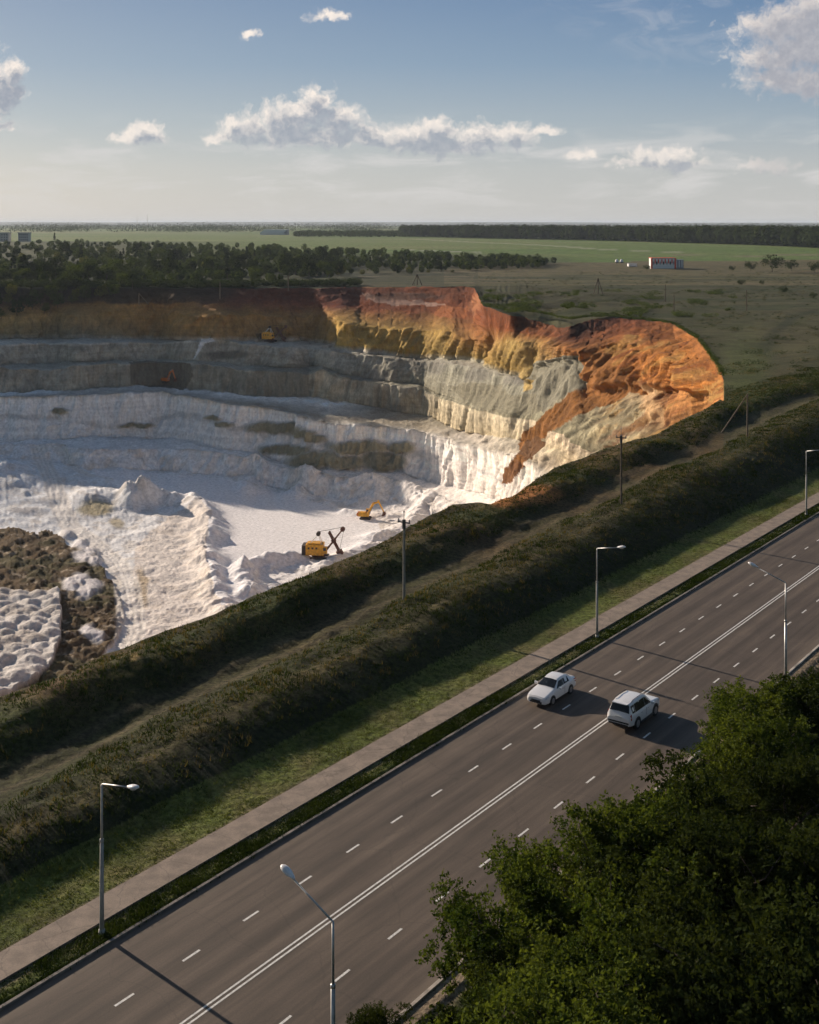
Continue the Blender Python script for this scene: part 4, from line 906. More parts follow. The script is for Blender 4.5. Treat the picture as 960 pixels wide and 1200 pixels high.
# ------------------------------------------------------------------ quarry machines
def surf(pxx, pyy, tol=3):
    """terrain point near a photo pixel, read from the finished grid"""
    pe_ = HY+F*(H-GZn)/GYn; pxx_ = CX+F*GXn/GYn
    m = (np.abs(pe_-pyy)+np.abs(pxx_-pxx)); m = np.where(pit & (GI < 12.8), m, 1e9); k = np.argmin(m); i, j = np.unravel_index(k, m.shape)
    return float(GXn[i,j]), float(GYn[i,j]), float(GZn[i,j])
def rope_shovel(pxx, pyy, label, yaw, up, lift, name='rope_shovel', sc_=1.0, body='yellow'):
    X, Y, Z = surf(pxx, pyy)
    r = empty(name, (X, Y, Z-.2), label, 'excavator', yaw, scale=sc_)
    for sg_ in (1, -1):
        a = MB(); a.prism([(-3.2,.5),(-2.8,0),(2.8,0),(3.2,.5),(3.2,1.0),(2.8,1.4),(-2.8,1.4),(-3.2,1.0)], sg_*2.5-.6, sg_*2.5+.6); a.build('crawler_track', M['grime'], r)
    a = MB(); a.box((0,0,1.2),(3.6,4,1.0)); a.tube((0,0,1.5),(0,0,2.1),1.7,1.7,16); a.build('undercarriage', M['rust'], r)
    a = MB(); a.box((-1.6,0,4.0),(6.2,4.8,3.7)); a.box((-1.9,0,6.0),(4.8,3.4,.5)); a.box((-1.6,0,2.2),(6.6,5.0,.2)); a.build('machine_house', M[body], r)
    a = MB(); a.box((-5.4,0,3.8),(1.5,4.9,3.4),taper=.94); a.build('counterweight', M['grime'], r)
    a = MB(); a.box((2.2,-1.8,3.9),(1.6,1.3,2.4)); cab = a.build('cab', M[body], r)
    a = MB(); a.box((3.02,-1.8,4.3),(.06,1.0,1.1)); a.box((2.2,-2.47,4.3),(1.1,.06,1.1)); a.build('window', M['glass'], cab)
    for xw in (-3.6,-2.2,-.8): a = MB(); a.box((xw,-2.42,4.6),(.7,.05,.7)); a.build('side_vent', M['grime'], r)
    a = MB()
    for sg_ in (1,-1): a.tube((-3.4,sg_*1.4,5.8),(-.4,sg_*.5,9.2),.14,.12,6); a.tube((1.0,sg_*1.6,5.6),(-.4,sg_*.5,9.2),.14,.12,6)
    a.build('mast_frame', M['white'], r)
    a = MB(); a.tube((-.4,-.8,9.3),(-.4,.8,9.3),.75,.75,14); a.build('sheave', M['grime'], r)
    tip = Vector((1.6+11*math.cos(up), 0, 2.4+11*math.sin(up)))
    a = MB(); 
    for sg_ in (.55,-.55): a.tube((1.6,sg_*1.6,2.4), tip+Vector((0,sg_*.5,0)), .38, .26, 6)
    for k in range(1,6): p = Vector((1.6,0,2.4)).lerp(tip, k/6); a.tube(p+Vector((0,-.7,0)), p+Vector((0,.7,0)), .16,.16,6)
    bo = a.build('boom', M['rust'], r)
    a = MB(); a.tube(tip+Vector((0,-.55,0)), tip+Vector((0,.55,0)), .85,.85,16); a.build('boom_sheave', M['rust'], bo)
    piv = Vector((1.6,0,2.4)).lerp(tip, .52)
    hd = Vector((math.cos(lift),0,math.sin(lift))); e0, e1 = piv-hd*3.6, piv+hd*4.0
    a = MB(); 
    for sg_ in (1,-1): a.box((e0+e1)/2+Vector((0,sg_*.95,0)), (7.6,.3,.62), rot=Matrix.Rotation(-lift,3,'Y'))
    a.box(piv, (1.3,2.2,1.3), rot=Matrix.Rotation(-lift,3,'Y')); a.build('dipper_handle', M['rust'], r)
    a = MB(); a.box(e1+hd*.8, (2.0,2.2,2.0), rot=Matrix.Rotation(-lift,3,'Y'), taper=.85)
    for k in (-.8,-.27,.27,.8): a.box(e1+hd*1.9+Vector((0,k,-.5)), (.7,.2,.2), rot=Matrix.Rotation(-lift,3,'Y'))
    a.build('bucket', M['rust'], r)
    a = MB()
    for sg_ in (.3,-.3): a.tube(tip+Vector((0,sg_,.7)), Vector((-.4,sg_,10.0)), .05,.05,4); a.tube(tip+Vector((.5,sg_,0)), e1+hd*.5+Vector((0,sg_,.6)), .05,.05,4)
    a.build('cable', M['grime'], r); return r
def digger(pxx, pyy, label, yaw, name='excavator', sc_=1.0, body='yellow', tilt=0):
    X, Y, Z = surf(pxx, pyy)
    r = empty(name, (X, Y, Z-.1), label, 'excavator', yaw, scale=sc_)
    for sg_ in (1, -1):
        a = MB(); a.prism([(-2.3,.35),(-2.0,0),(2.0,0),(2.3,.35),(2.3,.7),(2.0,1.0),(-2.0,1.0),(-2.3,.7)], sg_*1.3-.32, sg_*1.3+.32); a.build('crawler_track', M['grime'], r)
    a = MB(); a.box((0,0,.75),(2.4,2.0,.6)); a.tube((0,0,.9),(0,0,1.3),.9,.9,14); a.build('undercarriage', M['grime'], r)
    a = MB(); a.box((-.7,0,1.95),(4.2,2.8,1.3)); a.box((-1.3,0,2.75),(2.4,2.4,.35)); a.build('machine_house', M[body], r)
    a = MB(); a.prism([(-2.8,1.4),(-3.5,1.6),(-3.6,2.3),(-3.3,2.8),(-2.8,2.8)], -1.4, 1.4); a.build('counterweight', M['orangep'], r)
    a = MB(); a.prism([(.1,2.6),(1.5,2.6),(1.5,3.4),(1.1,4.1),(.1,4.1)], .35, 1.35); cab = a.build('cab', M[body], r)
    a = MB(); a.box((1.53,.85,3.2),(.05,.8,.9)); a.box((.75,.32,3.4),(.9,.05,.8)); a.build('window', M['glass'], cab)
    k1 = Vector((3.2,-.2,6.6)); k2 = Vector((5.6,-.2,7.2)); k3 = Vector((7.6,-.2,3.2))
    a = MB()
    for p, q, w0, w1 in ((Vector((.9,-.2,2.2)),k1,.45,.55),(k1,k2,.5,.3)): a.tube(p, q, w0, w1, 6)
    a.build('boom', M[body], r)
    a = MB(); a.tube(k2+Vector((-.5,0,.7)), k3, .42, .25, 6); a.build('stick', M[body], r)
    for p, q in (((1.6,.15,1.9),(3.0,.15,5.2)), (tuple(k1+Vector((.2,.0,.8))), tuple(k2+Vector((-.5,0,.9)))), ((1.6,-.55,1.9),(3.0,-.55,5.2))): a = MB(); a.tube(p, q, .14, .12, 6); a.build('hydraulic_ram', M['steel'], r)
    a = MB(); a.prism([(7.3,3.4),(8.2,3.2),(8.4,2.3),(7.7,1.6),(6.9,1.7),(7.0,2.4)], -.85, .45)
    for k in (-.7,-.35,0,.3): a.box((6.8,k,1.75),(.4,.12,.12))
    a.build('bucket', M['rust'], r); return r
rope_shovel(375, 655, 'yellow quarry shovel with raised brown boom on the white pit floor', R(-4), R(52), R(-62), sc_=1.0)
digger(428, 608, 'orange yellow hydraulic excavator with bent arm on the white pit floor', R(-8), sc_=1.0)
rope_shovel(317, 401, 'yellow quarry shovel parked on the upper bench below the ochre cliff', R(-12), R(42), R(-55), sc_=.9)
digger(196, 449, 'small orange excavator in the dark recess of the grey bench at the left', R(-40), sc_=.95, body='orangep')

# ------------------------------------------------------------------ far buildings
def hb(pxx, pyy):
    X, Y, Z = [float(v) for v in np.array(hit(pxx, pyy)).ravel()]; return X, Y, Z, Y/F
X, Y, Z, m_ = hb(780, 314.5)
r = empty('airfield_building', (X, Y, Z), 'small red and white striped building at the far side of the brown field', 'building', R(4))
a = MB(); a.box((-4*m_,0,6*m_),(28*m_,8,12*m_)); a.build('wall', M['white'], r)
a = MB(); a.box((-4*m_,0,12.3*m_),(28.6*m_,8.6,.7*m_)); a.build('roof', M['red'], r)
for k in range(8):
    a = MB(); xx = -18*m_+k*4*m_; a.box((xx,-4.06,8.5*m_ if k % 7 else 6*m_),(1.3*m_ if k % 7 else 2.2*m_,.2,5*m_ if k % 7 else 12*m_)); a.build('red_panel', M['red'], r)
for k in range(7): a = MB(); a.box((-16*m_+k*4*m_,-4.1,6.5*m_),(1.5*m_,.2,3.5*m_)); a.build('window', M['win'] if k % 2 else M['greyroof'], r)
a = MB(); a.box((15*m_,0,5.2*m_),(10*m_,7,10.4*m_)); a.build('annex', M['greyroof'], r)
for k in range(3): a = MB(); a.box((11.5*m_+k*3.3*m_,-3.56,5.5*m_),(1.1*m_,.2,8*m_)); a.build('door', M['white'], r)
for xx, lab in ((723,'small pale dome just left of the white van body by the striped building'),(728.5,'second small pale dome, nearer to the striped building')):
    X, Y, Z, m_ = hb(xx, 308); a = MB(); n = 10; vs = []
    for i in range(5):
        for k in range(n): an = 2*math.pi*k/n; ph = math.pi/2*i/4.2; vs.append((X+math.cos(an)*2.1*m_*math.cos(ph), Y+math.sin(an)*2.1*m_*math.cos(ph), Z+1*m_+3.4*m_*math.sin(ph)))
    for k in range(n): an = 2*math.pi*k/n; vs.append((X+math.cos(an)*2*m_, Y+math.sin(an)*2*m_, Z-.5))
    a.add(vs, [(i*n+k, i*n+(k+1) % n, (i+1)*n+(k+1) % n, (i+1)*n+k) for i in range(4) for k in range(n)]+[tuple(range(4*n,5*n))]+[(k, (k+1) % n, 5*n+(k+1) % n, 5*n+k) for k in range(n)])
    o = a.build('dome', M['white'], None, True); tag(o, lab, 'dome')
X, Y, Z, m_ = hb(741, 312.5)
r = empty('container', (X, Y, Z), 'low white container standing on the dark ground left of the striped building', 'container')
a = MB(); a.box((0,0,2.0*m_),(10*m_,6,3.2*m_)); a.build('shell', M['white'], r); a = MB(); a.box((0,0,3.75*m_),(10.6*m_,6.6,.4*m_)); a.build('roof', M['greyroof'], r)
X, Y, Z, m_ = hb(320, 275)
r = empty('warehouse', (X, Y, Z), 'long white warehouse with a sloping roof near the horizon', 'warehouse', R(0))
a = MB(); a.prism([(-14*m_,0),(15*m_,0),(15*m_,1.5*m_),(-14*m_,1.5*m_)], -20, 20); a.build('wall', M['white'], r)
a = MB(); a.prism([(-15*m_,1.6*m_),(13*m_,1.6*m_),(17.5*m_,6*m_),(-9*m_,6.4*m_)], -21, 21); a.build('roof', M['white'], r)
a = MB(); a.prism([(13.2*m_,0),(18*m_,0),(18*m_,6*m_),(17.6*m_,6.0*m_),(13.2*m_,1.7*m_)], -19, 19); a.build('side_wall', M['greyroof'], r)
for (xx, w_, lab) in ((4,15,'pale apartment block at the left edge near the horizon'),(29,12,'pale apartment block standing alone right of the one at the left edge')):
    X, Y, Z, m_ = hb(xx, 283); r = empty('apartment_building', (X, Y, Z), lab, 'building')
    a = MB(); a.box((0,0,5*m_),(w_*m_,12,10*m_)); a.build('wall', M['brick'], r); a = MB(); a.box((0,0,10.3*m_),(w_*m_+2,13,.7*m_)); a.build('roof', M['greyroof'], r)
    for i in range(5):
        for j in range(3): a = MB(); a.box(((i-2)*w_*m_/5.3,-6.05,(2+j*3)*m_),(1.1*m_,.3,1.3*m_)); a.build('window', M['win'], r)
for (xx, hh_, lab) in ((161,12,'thin radio mast on the horizon, left of the other'),(173,14,'thin radio mast on the horizon, right of the other')):
    X, Y, Z = -(CX-xx)/F*4200, 4200, 8; a = MB(); a.tube((X,Y,Z),(X,Y,Z+45+hh_),.9,.5,5); a.box((X,Y,Z+20),(2.2,2.2,.6)); o = a.build('radio_mast', M['steel']); tag(o, lab, 'mast')

# ------------------------------------------------------------------ vegetation
def cards(cent, size, up=.5, elong=1.3, seed=1, quad=True):
    """many leaf-sized faces, random tilt; returns verts, faces arrays"""
    r = np.random.default_rng(seed); n = len(cent)
    a = r.normal(size=(n,3)); a[:,2] += up; a /= np.linalg.norm(a, axis=1)[:,None]
    b = r.normal(size=(n,3)); u = np.cross(a, b); u /= np.linalg.norm(u, axis=1)[:,None]; v = np.cross(a, u)
    sz = size*(.6+.8*r.random((n,1)))
    p = [cent+u*sz*elong, cent+v*sz*.62, cent-u*sz*elong, cent-v*sz*.62]
    V_ = np.stack(p, 1).reshape(-1,3); Fc = np.arange(n*4).reshape(-1,4); return V_, Fc
def mesh_np(name, V_, Fc, mat):
    me = bpy.data.meshes.new(name); me.vertices.add(len(V_)); me.vertices.foreach_set('co', V_.astype(np.float32).ravel())
    me.loops.add(Fc.size); me.loops.foreach_set('vertex_index', Fc.astype(np.int32).ravel()); me.polygons.add(len(Fc))
    k = Fc.shape[1]; me.polygons.foreach_set('loop_start', np.arange(0, Fc.size, k, dtype=np.int32)); me.polygons.foreach_set('loop_total', np.full(len(Fc), k, np.int32))
    me.update(); me.materials.append(mat); return me
def big_tree(seed, ht, rad, nleaf=26000, lsz=.075):
    r = np.random.default_rng(seed); tr = MB(); ends = []
    trunk_top = Vector((r.normal()*.4, r.normal()*.4, ht*.55)); tr.path([(0,0,-.3),(0,0,.4),tuple(trunk_top*.5),tuple(trunk_top)], [.36,.27,.22,.16], 8)
    tr.path([tuple(trunk_top), (trunk_top.x*1.3, trunk_top.y*1.3, ht*.86)], [.15,.04], 6)
    nl = 13
    for k in range(nl):
        z0 = ht*(.22+.42*k/nl); an = k*2.399+r.random()*.6; L_ = rad*(.75+.4*r.random())*(1 if k < nl*.75 else .7)
        p0 = Vector((trunk_top.x*z0/trunk_top.z, trunk_top.y*z0/trunk_top.z, z0)); rise = ht*(.12+.25*r.random())
        p1 = p0+Vector((math.cos(an)*L_*.5, math.sin(an)*L_*.5, rise*.6)); p2 = p0+Vector((math.cos(an+.25)*L_, math.sin(an+.25)*L_, rise))
        tr.path([p0,p1,p2],[.11,.07,.025],6)
        for q in range(5):
            f = .45+.13*q; b0 = p0.lerp(p2, f); d = Vector((r.normal(), r.normal(), .5+r.normal()*.6)).normalized()*rad*.34; tr.tube(b0, b0+d, .035, .012, 5); ends.append((b0+d, rad*(.17+.12*r.random())))
        ends.append((p2, rad*(.2+.12*r.random())))
    for q in range(12):
        an = r.random()*6.28; rr_ = rad*.5*r.random(); ends.append((Vector((trunk_top.x+math.cos(an)*rr_, trunk_top.y+math.sin(an)*rr_, ht*(.78+.2*r.random()))), rad*(.18+.12*r.random())))
    wts = np.array([e[1]**2 for e in ends]); wts /= wts.sum(); idx = r.choice(len(ends), nleaf, p=wts)
    c = np.array([tuple(e[0]) for e in ends])[idx]; rd = np.array([e[1] for e in ends])[idx]
    d = r.normal(size=(nleaf,3)); d /= np.linalg.norm(d, axis=1)[:,None]
    # twig-scale bunches inside each clump
    bun = r.normal(size=(len(ends), 26, 3)); bun /= np.linalg.norm(bun, axis=2)[...,None]; bsel = bun[idx, r.integers(0, 26, nleaf)]
    pos = c+bsel*rd[:,None]*(.55+.6*r.random((nleaf,1)))*np.array((1.15,1.15,.8))+d*(rad*.055)*r.random((nleaf,1))**.5
    V_, Fc = cards(pos, lsz, .6, 1.2, seed)
    return tr, V_, Fc
protos = []
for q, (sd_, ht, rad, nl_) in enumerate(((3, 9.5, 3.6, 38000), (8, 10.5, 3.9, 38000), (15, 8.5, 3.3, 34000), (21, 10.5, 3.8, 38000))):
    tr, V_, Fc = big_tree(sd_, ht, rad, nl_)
    tm = tr.mesh('trunk', [M['bark']], True); cm = mesh_np('crown', V_, Fc, M['leaf'] if q < 2 else M['leaf_shade']); protos.append((tm, cm, ht))
def put_tree(k, X, Y, sc_, rz, label, group='trees in the lower right foreground', zoff=0):
    tm, cm, ht = protos[k]; z = gz1(X, Y)
    r = empty('deciduous_tree', (X, Y, z+zoff), label, 'tree', rz, group, sc_)
    link('trunk', tm, None, r); link('crown', cm, None, r); return r
def at_top(pxx, pyy, Zt): Y_ = F*(H-Zt)/(pyy-HY); return (pxx-CX)/F*Y_, Y_
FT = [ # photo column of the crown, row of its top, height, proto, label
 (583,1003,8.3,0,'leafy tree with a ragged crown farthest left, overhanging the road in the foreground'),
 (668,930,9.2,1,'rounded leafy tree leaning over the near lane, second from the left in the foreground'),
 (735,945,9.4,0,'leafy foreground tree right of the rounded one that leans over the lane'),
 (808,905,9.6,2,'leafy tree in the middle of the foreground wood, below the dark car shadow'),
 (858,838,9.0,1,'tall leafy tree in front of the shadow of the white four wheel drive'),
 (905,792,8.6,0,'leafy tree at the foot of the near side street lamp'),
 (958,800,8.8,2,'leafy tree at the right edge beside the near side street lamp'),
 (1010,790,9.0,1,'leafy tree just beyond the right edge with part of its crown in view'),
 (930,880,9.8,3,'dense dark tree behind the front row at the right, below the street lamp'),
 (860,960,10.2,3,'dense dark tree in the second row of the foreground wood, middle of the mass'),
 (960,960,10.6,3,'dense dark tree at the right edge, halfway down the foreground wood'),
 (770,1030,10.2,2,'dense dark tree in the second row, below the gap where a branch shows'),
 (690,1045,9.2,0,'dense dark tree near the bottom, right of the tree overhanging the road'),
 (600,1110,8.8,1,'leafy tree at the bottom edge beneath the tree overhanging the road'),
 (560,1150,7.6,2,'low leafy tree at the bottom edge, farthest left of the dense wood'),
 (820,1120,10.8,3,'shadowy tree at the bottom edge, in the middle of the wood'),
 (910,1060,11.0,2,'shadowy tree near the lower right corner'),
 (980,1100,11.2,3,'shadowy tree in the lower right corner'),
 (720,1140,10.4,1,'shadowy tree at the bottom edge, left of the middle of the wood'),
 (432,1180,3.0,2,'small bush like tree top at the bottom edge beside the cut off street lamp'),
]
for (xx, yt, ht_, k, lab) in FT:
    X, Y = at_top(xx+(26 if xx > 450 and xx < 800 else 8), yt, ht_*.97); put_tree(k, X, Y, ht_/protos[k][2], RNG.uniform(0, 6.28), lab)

# far trees ------------------------------------------------------------
def small_crown(seed, hh, rr, n, shape='round'):
    r = np.random.default_rng(seed); cs = []
    nb = 24
    for b in range(nb):
        z = hh*(.32+.6*r.random()); f = math.sin(math.pi*min(1, max(0, (z/hh-.12)/.95)))**.6 if shape == 'round' else max(.08, 1-z/hh)
        an = r.random()*6.28; q = rr*f*(.35+.5*r.random()); cs.append((math.cos(an)*q, math.sin(an)*q, z, rr*.36*(.5+.7*r.random())*(1 if shape == 'round' else .5)))
    cs = np.array(cs); idx = r.integers(0, nb, n); d = r.normal(size=(n,3)); d /= np.linalg.norm(d, axis=1)[:,None]
    pos = cs[idx,:3]+d*cs[idx,3:4]*(.7+.35*r.random((n,1)))*np.array((1,1,.85))
    return cards(pos, hh*.034, .4, 1.1, seed)
def trunk_mesh(hh): a = MB(); a.tube((0,0,-.5),(0,0,hh*.45),hh*.022,hh*.015,6); a.tube((0,0,hh*.3),(hh*.12,0,hh*.6),hh*.012,.05,5); a.tube((0,0,hh*.4),(-hh*.1,hh*.08,hh*.7),hh*.012,.05,5); return a.mesh('trunk', [M['bark']])
SP = []
for q, (hh, rr, n, shp, mt_) in enumerate(((9,4.4,1500,'round','wood1'),(11,4.8,1700,'round','wood2'),(8,3.8,1300,'round','wood3'),(13,2.8,1300,'cone','wood2'),(7,4.4,1300,'round','wood2'))):
    V_, Fc = small_crown(200+q, hh, rr, n, shp); SP.append((mesh_np('crown', V_, Fc, M[mt_]), trunk_mesh(hh), hh))
def far_tree(k, X, Y, sc_, label, group, name='tree', cat='tree', parts=True):
    z = gz1(X, Y); r = empty(name, (X, Y, z-.2), label, cat, RNG.uniform(0, 6.28), group, sc_)
    link('crown', SP[k][0], None, r)
    if parts: link('trunk', SP[k][1], None, r)
    return r
# wood behind the quarry at the left: rows of trees, nearest first
GR = 'trees of the wood behind the quarry'
names_k = ['broad mid green tree within the wood behind the far left of the quarry','broad dark green tree within the wood behind the far left of the quarry','pale yellow green tree within the wood behind the far left of the quarry','narrow pointed dark tree within the wood behind the far left of the quarry','low dark tree within the wood behind the far left of the quarry']
cnt = 0
def wood_front(p): return np.interp(p, [-120,0,60,110,200,300,420,520,640], [372,368,356,344,333,331,323,319,314])
def wood_back(p): return np.interp(p, [-120,0,100,300,420,520,640], [284,284,285,291,296,301,306])
for row in range(9):
    f = row/9
    for q in range(34):
        p_ = -110+q*22.5+RNG.uniform(-9, 9)+(row % 2)*11
        if p_ > 650: continue
        if p_ > 400 and RNG.random() < .35: continue
        y_ = wood_front(p_)*(1-f)+(wood_back(p_)+6)*f+RNG.uniform(-3, 3)
        X, Y, Z = [float(v) for v in np.array(hit(p_, y_)).ravel()]
        if p_ < 130 and Y < 700: Y = max(Y, 745+RNG.uniform(0, 30)); X = (p_-CX)/F*Y; 
        k = int(RNG.choice([0,1,2,3,4], p=[.3,.28,.14,.12,.16])); hs = RNG.uniform(.6, 1.35)*(1.15 if p_ < 150 else .95 if p_ < 400 else .62)
        if cnt < 290: far_tree(k, X, Y, hs, names_k[k], GR+' ('+['mid green','dark green','pale','narrow','low'][k]+')', parts=(row < 2)); cnt += 1
for q, (p_, y_) in enumerate(((-18,362),(2,366),(20,364),(38,357),(52,361),(68,354),(84,350),(100,348),(28,350),(8,350),(60,345),(118,344),(-6,356),(44,348),(90,343),(134,341),(14,342),(72,340))):
    X, Y, Z = surf(p_, y_+6); k = (0,2,1,4,2)[q % 5]
    r_ = far_tree(k, X, Y, RNG.uniform(.75, 1.15), names_k[k], GR+' ('+['mid green','dark green','pale','narrow','low'][k]+')'); r_.location.z = Z-.5
# thin rows of small trees between the individual ones: one mass
def mass(name, pts, k_sizes, label, cat, seed, mat, nleaf=130, hgt=9, rr=4):
    r = np.random.default_rng(seed); Vs = []; n0 = 0
    P_ = np.array(pts); P_ = np.column_stack([P_, ground(P_[:,0], P_[:,1])]); n = len(P_)
    d = r.normal(size=(n, nleaf, 3)); d /= np.linalg.norm(d, axis=2)[...,None]
    hs = r.uniform(*k_sizes, size=(n,1,1))
    pos = P_[:,None,:]+np.array((0,0,hgt*.55))*hs+d*np.array((rr, rr, hgt*.46))*hs*(.75+.3*r.random((n,nleaf,1)))
    V_, Fc = cards(pos.reshape(-1,3), hgt*.085, .4, 1.1, seed)
    o = link(name, mesh_np(name, V_, Fc, mat), None); tag(o, label, cat, kind='stuff'); return o
pp_ = RNG.uniform(-130, 640, 1900); ff_ = RNG.random(1900)**.8; kk_ = (pp_ < 400) | (RNG.random(1900) > .5); pp_, ff_ = pp_[kk_], ff_[kk_]
X, Y, Z = hit(pp_, wood_front(pp_)*(1-ff_)+wood_back(pp_)*ff_); kk_ = (pp_ > 400) | (Y > 722); pts = list(zip(X[kk_], Y[kk_]))
mass('woodland', pts, (.35, .85), 'dark undergrowth and small trees filling the wood behind the quarry', 'woodland', 5, M['wood1'])
# forest belt along the horizon at the right
pts = []
for q in range(2600):
    p_ = RNG.uniform(470, 1250); yb = np.interp(p_, [470,560,700,960,1250], [277.5,279.5,282,289.5,296]); Y0 = F*(H-8)/(yb-HY); Y_ = Y0+RNG.random()**1.6*420
    pts.append(((p_-CX)/F*Y_, Y_))
mass('forest', pts, (.75, 1.25), 'long dark forest belt along the horizon at the right', 'forest', 6, M['wood2'], nleaf=110, hgt=20, rr=6.5)
pts = []
for q in range(420):
    p_ = RNG.uniform(345, 480); Y_ = RNG.uniform(2300, 2900); pts.append(((p_-CX)/F*Y_, Y_))
mass('copse', pts, (.5, .8), 'low dark copse beside the white warehouse on the horizon', 'copse', 16, M['wood2'], nleaf=40, hgt=16, rr=9)
pts = []
for q in range(3200):
    Y_ = RNG.choice([3600, 5200, 7600, 11000])*RNG.uniform(.93, 1.1); p_ = RNG.uniform(-100, 1060)
    if vn(np.array(p_/60.), np.array(Y_/900.), seed=9) < .38: continue
    pts.append(((p_-CX)/F*Y_, Y_))
mass('distant_woods', pts, (.6, 1.5), 'distant belts of woodland fading to blue on the horizon', 'woodland', 7, M['wood2'], nleaf=30, hgt=22, rr=60)
# far ridge of land under the horizon haze
vs = []; fs = []; n = 160
for i in range(n+1):
    p_ = -500+i*2000/n; Y_ = 17000; hh = 34+45*(.5+.5*float(fbm(np.array(p_/260.), np.array(3.3), o=3, seed=4)))
    for (dy, z) in ((0, 0), (1500, hh), (4000, hh*.9), (6000, 0)): vs.append(((p_-CX)/F*(Y_+dy), Y_+dy, z))
for i in range(n):
    for j in range(3): a_ = i*4+j; fs.append((a_, a_+4, a_+5, a_+1))
me = bpy.data.meshes.new('hills'); me.from_pydata(vs, [], fs); me.update(); o = link('hills', me, simple('hill_land', (.05,.07,.04), .95)); tag(o, kind='structure')

BU = [(905,319,24,1.7,'large dark bush clump in the field near the right edge'),(880,318,14,1.2,'dark bush at the left end of the large clump near the right edge'),(928,318,16,1.3,'dark bush joined to the right of the large clump'),(955,320,16,1.5,'dark bush cut by the right edge of the picture'),
 (758,317,8,.9,'small round dark bush between the building annex and the large clump'),(869,335,9,.9,'greyish bush in the brown field, left of the dark pair'),(893,334,7,.7,'small bush in the brown field between two larger ones'),(918,344,10,.9,'dark round bush lying lowest in the brown field at the right'),(858,318,8,.7,'small bush just left of the large clump'),(953,350,9,.8,'bush at the right edge of the brown field'),
 (530,320,5,.6,'lone small round bush at the edge of the brown field, right of the dark scrub'),(64,284,5,1.3,'lone narrow tree standing above the left end of the wood')]
for (xx, yy_, wpx, sc_, lab) in BU:
    X, Y, Z = [float(v) for v in np.array(hit(xx, yy_)).ravel()]
    k = 3 if 'narrow' in lab else 4; s_1 = wpx/F*Y/8.0 if k == 4 else 1.1
    far_tree(k, X, Y, s_1, lab, None, 'bush' if k == 4 else 'tree', 'bush' if k == 4 else 'tree', parts=True)
# scrub on the banks behind the orange wall
pp_ = RNG.uniform(562, 860, 900); yy_ = RNG.uniform(342, 372, 900); kk_ = vn(pp_/24., yy_/5., seed=3) > .58
X, Y, Z = hit(pp_[kk_], yy_[kk_]); pts = list(zip(X, Y))
mass('scrub', pts, (.5, 1.2), 'low scrub on the hummocks behind the orange wall', 'scrub', 8, M['wood1'], nleaf=160, hgt=1.9, rr=2.4)
pts = []
for q in range(520):
    p_ = RNG.uniform(-60, 420); Y_ = float(np.interp(p_, px, YY['A']))+(RNG.uniform(1, 26) if p_ < 300 else RNG.uniform(8, 30))
    pts.append(((p_-CX)/F*Y_, Y_))
mass('scrub', pts, (.4, 1.0), 'dark scrub along the edge above the ochre cliff at the left', 'scrub', 9, M['wood2'], nleaf=120, hgt=5, rr=4)

n_ = 5200; pp_ = RNG.uniform(560, 1000, n_); yy_ = 318+160*RNG.random(n_)**1.15; kk_ = vn(pp_/26., yy_/4.5, seed=13)*.75+vn(pp_/7., yy_/2., seed=14)*.35 > .56
X, Y, Z = hit(pp_[kk_], yy_[kk_]); ya_ = np.interp(np.clip(pp_[kk_], -600, 848), px, YY['A']); ok_ = ((Y > ya_+2) | (pp_[kk_] > 850)) & (Y > 215)
X, Y = X[ok_], Y[ok_]; hf = np.arange(len(X)) % 3
mass('scrub', list(zip(X[hf > 0], Y[hf > 0])), (.35, 1.1), 'dark tussocks and low weeds dotted over the field behind the orange wall', 'scrub', 18, M['wood2'], nleaf=46, hgt=1.3, rr=2.0)
mass('scrub', list(zip(X[hf == 0], Y[hf == 0])), (.3, .9), 'straw coloured weeds dotted over the field behind the orange wall', 'scrub', 19, M['dry'], nleaf=40, hgt=1.0, rr=2.2)
qq_ = np.concatenate([RNG.uniform(562, 847, 900)]); ya_ = np.interp(qq_, px, YY['A'])+RNG.uniform(.3, 5, 900)
mass('rim_grass', list(zip((qq_-CX)/F*ya_, ya_)), (.3, .9), 'grass and weeds hanging over the edge above the orange wall', 'grass', 20, M['wood1'], nleaf=50, hgt=1.3, rr=1.4)
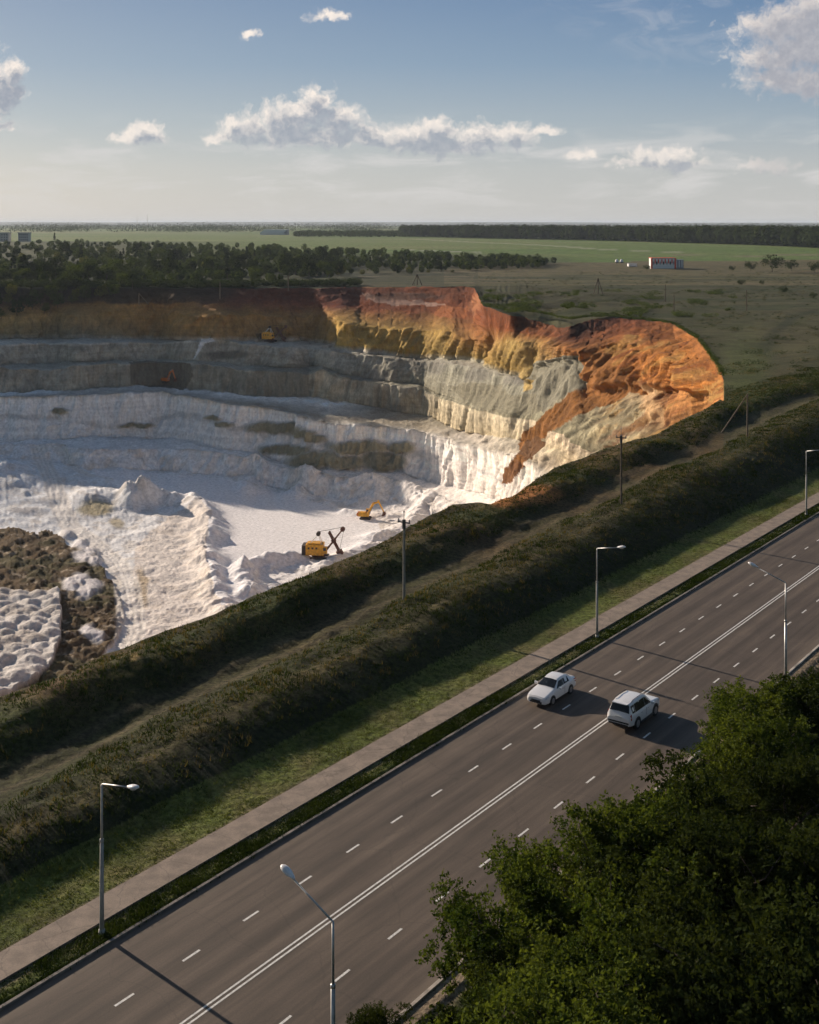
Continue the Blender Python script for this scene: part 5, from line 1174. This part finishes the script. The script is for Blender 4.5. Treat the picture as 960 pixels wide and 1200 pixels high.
# ------------------------------------------------------------------ rough grass on the bank and verges
def grass(name, n, t_rng, s_rng, hgt, mat, label, seed, keep=None, wid=.028):
    r = np.random.default_rng(seed); s1 = s_rng[0]+(s_rng[1]-s_rng[0])*r.random(n)**1.35; t1 = r.uniform(*t_rng, n)
    X, Y = xy(s1, t1); cl = vn(X/1.3, Y/1.3, seed=seed)*.6+vn(X/5, Y/5, seed=seed+1)*.6
    k = r.random(n) < cl; X, Y, s1, t1, cl = X[k], Y[k], s1[k], t1[k], np.clip(cl[k]-.25, .05, 1)*1.3
    if keep is not None: k = keep(X, Y, s1, t1); X, Y, cl = X[k], Y[k], cl[k]
    Z = ground(X, Y); m = len(X); hh = hgt*(.35+.9*cl*r.random(m)); V_ = []; B = 4
    Vs = np.zeros((m, B, 3, 3))
    for b in range(B):
        an = r.random(m)*6.28; ox = r.normal(size=m)*.12; oy = r.normal(size=m)*.12; lean = r.uniform(.1,.7,m)*hh; la = r.random(m)*6.28
        bx, by = X+ox, Y+oy; wd = wid*(1+Y/160)
        Vs[:,b,0] = np.stack([bx-np.cos(an)*wd, by-np.sin(an)*wd, Z-.05], 1); Vs[:,b,1] = np.stack([bx+np.cos(an)*wd, by+np.sin(an)*wd, Z-.05], 1)
        Vs[:,b,2] = np.stack([bx+np.cos(la)*lean, by+np.sin(la)*lean, Z+hh*r.uniform(.6,1.1,m)], 1)
    V_ = Vs.reshape(-1,3); Fc = np.arange(len(V_)).reshape(-1,3)
    o = link(name, mesh_np(name, V_, Fc, mat), None); tag(o, label, 'grass', kind='stuff')
def in_rim(X, Y, s1, t1):
    k1 = np.clip((s1-35)/135, 0, 1.3); d1 = -56.0-6.0*k1+1.1*fbm(s1/14, t1/40, o=3, seed=5)-t1; off = (np.abs(d1-6.2) > 1.9+1.2*(vn(s1/3, t1, seed=6)-.5))
    pr = CX+F*X/Y; yn = np.interp(pr, px, YN); return off & ((Y < yn-.3) | (pr > 850))
grass('rough_grass', 95000, (-84, -52.6), (18, 260), .27, M['grass'], 'rough dark grass covering the bank between the road and the quarry', 41, in_rim)
grass('dry_grass', 15000, (-84, -54), (18, 240), .45, M['dry'], 'dry pale grass stalks along the crest of the bank and the quarry rim', 42, in_rim, .025)
grass('verge_grass', 26000, (-53, -48.75), (18, 220), .10, M['vgrass'], 'short green grass on the verge behind the path', 43)
grass('kerb_grass', 30000, (-46.75, -45.45), (18, 220), .20, M['grass'], 'short grass strip between the path and the kerb', 44)
grass('shoulder_grass', 60000, (-30.0, -22), (14, 220), .45, M['grass'], 'rough grass on the near side of the road beneath the trees', 45)

# ------------------------------------------------------------------ haze
hz = MB(); hz.box((0, 15000, -8), (64000, 36000, 186)); me = hz.mesh('haze')
hm = bpy.data.materials.new('haze'); hm.use_nodes = True; hm.node_tree.nodes.clear(); g = G(hm.node_tree)
pv = g.n.new('ShaderNodeVolumePrincipled'); pv.inputs['Color'].default_value = (.74,.85,1,1); pv.inputs['Density'].default_value = 4e-5; pv.inputs['Anisotropy'].default_value = .1
ho = g.n.new('ShaderNodeOutputMaterial'); g.l.new(pv.outputs[0], ho.inputs['Volume'])
o = link('haze', me, hm); tag(o, 'thin pale air over the plain', 'haze', kind='stuff')
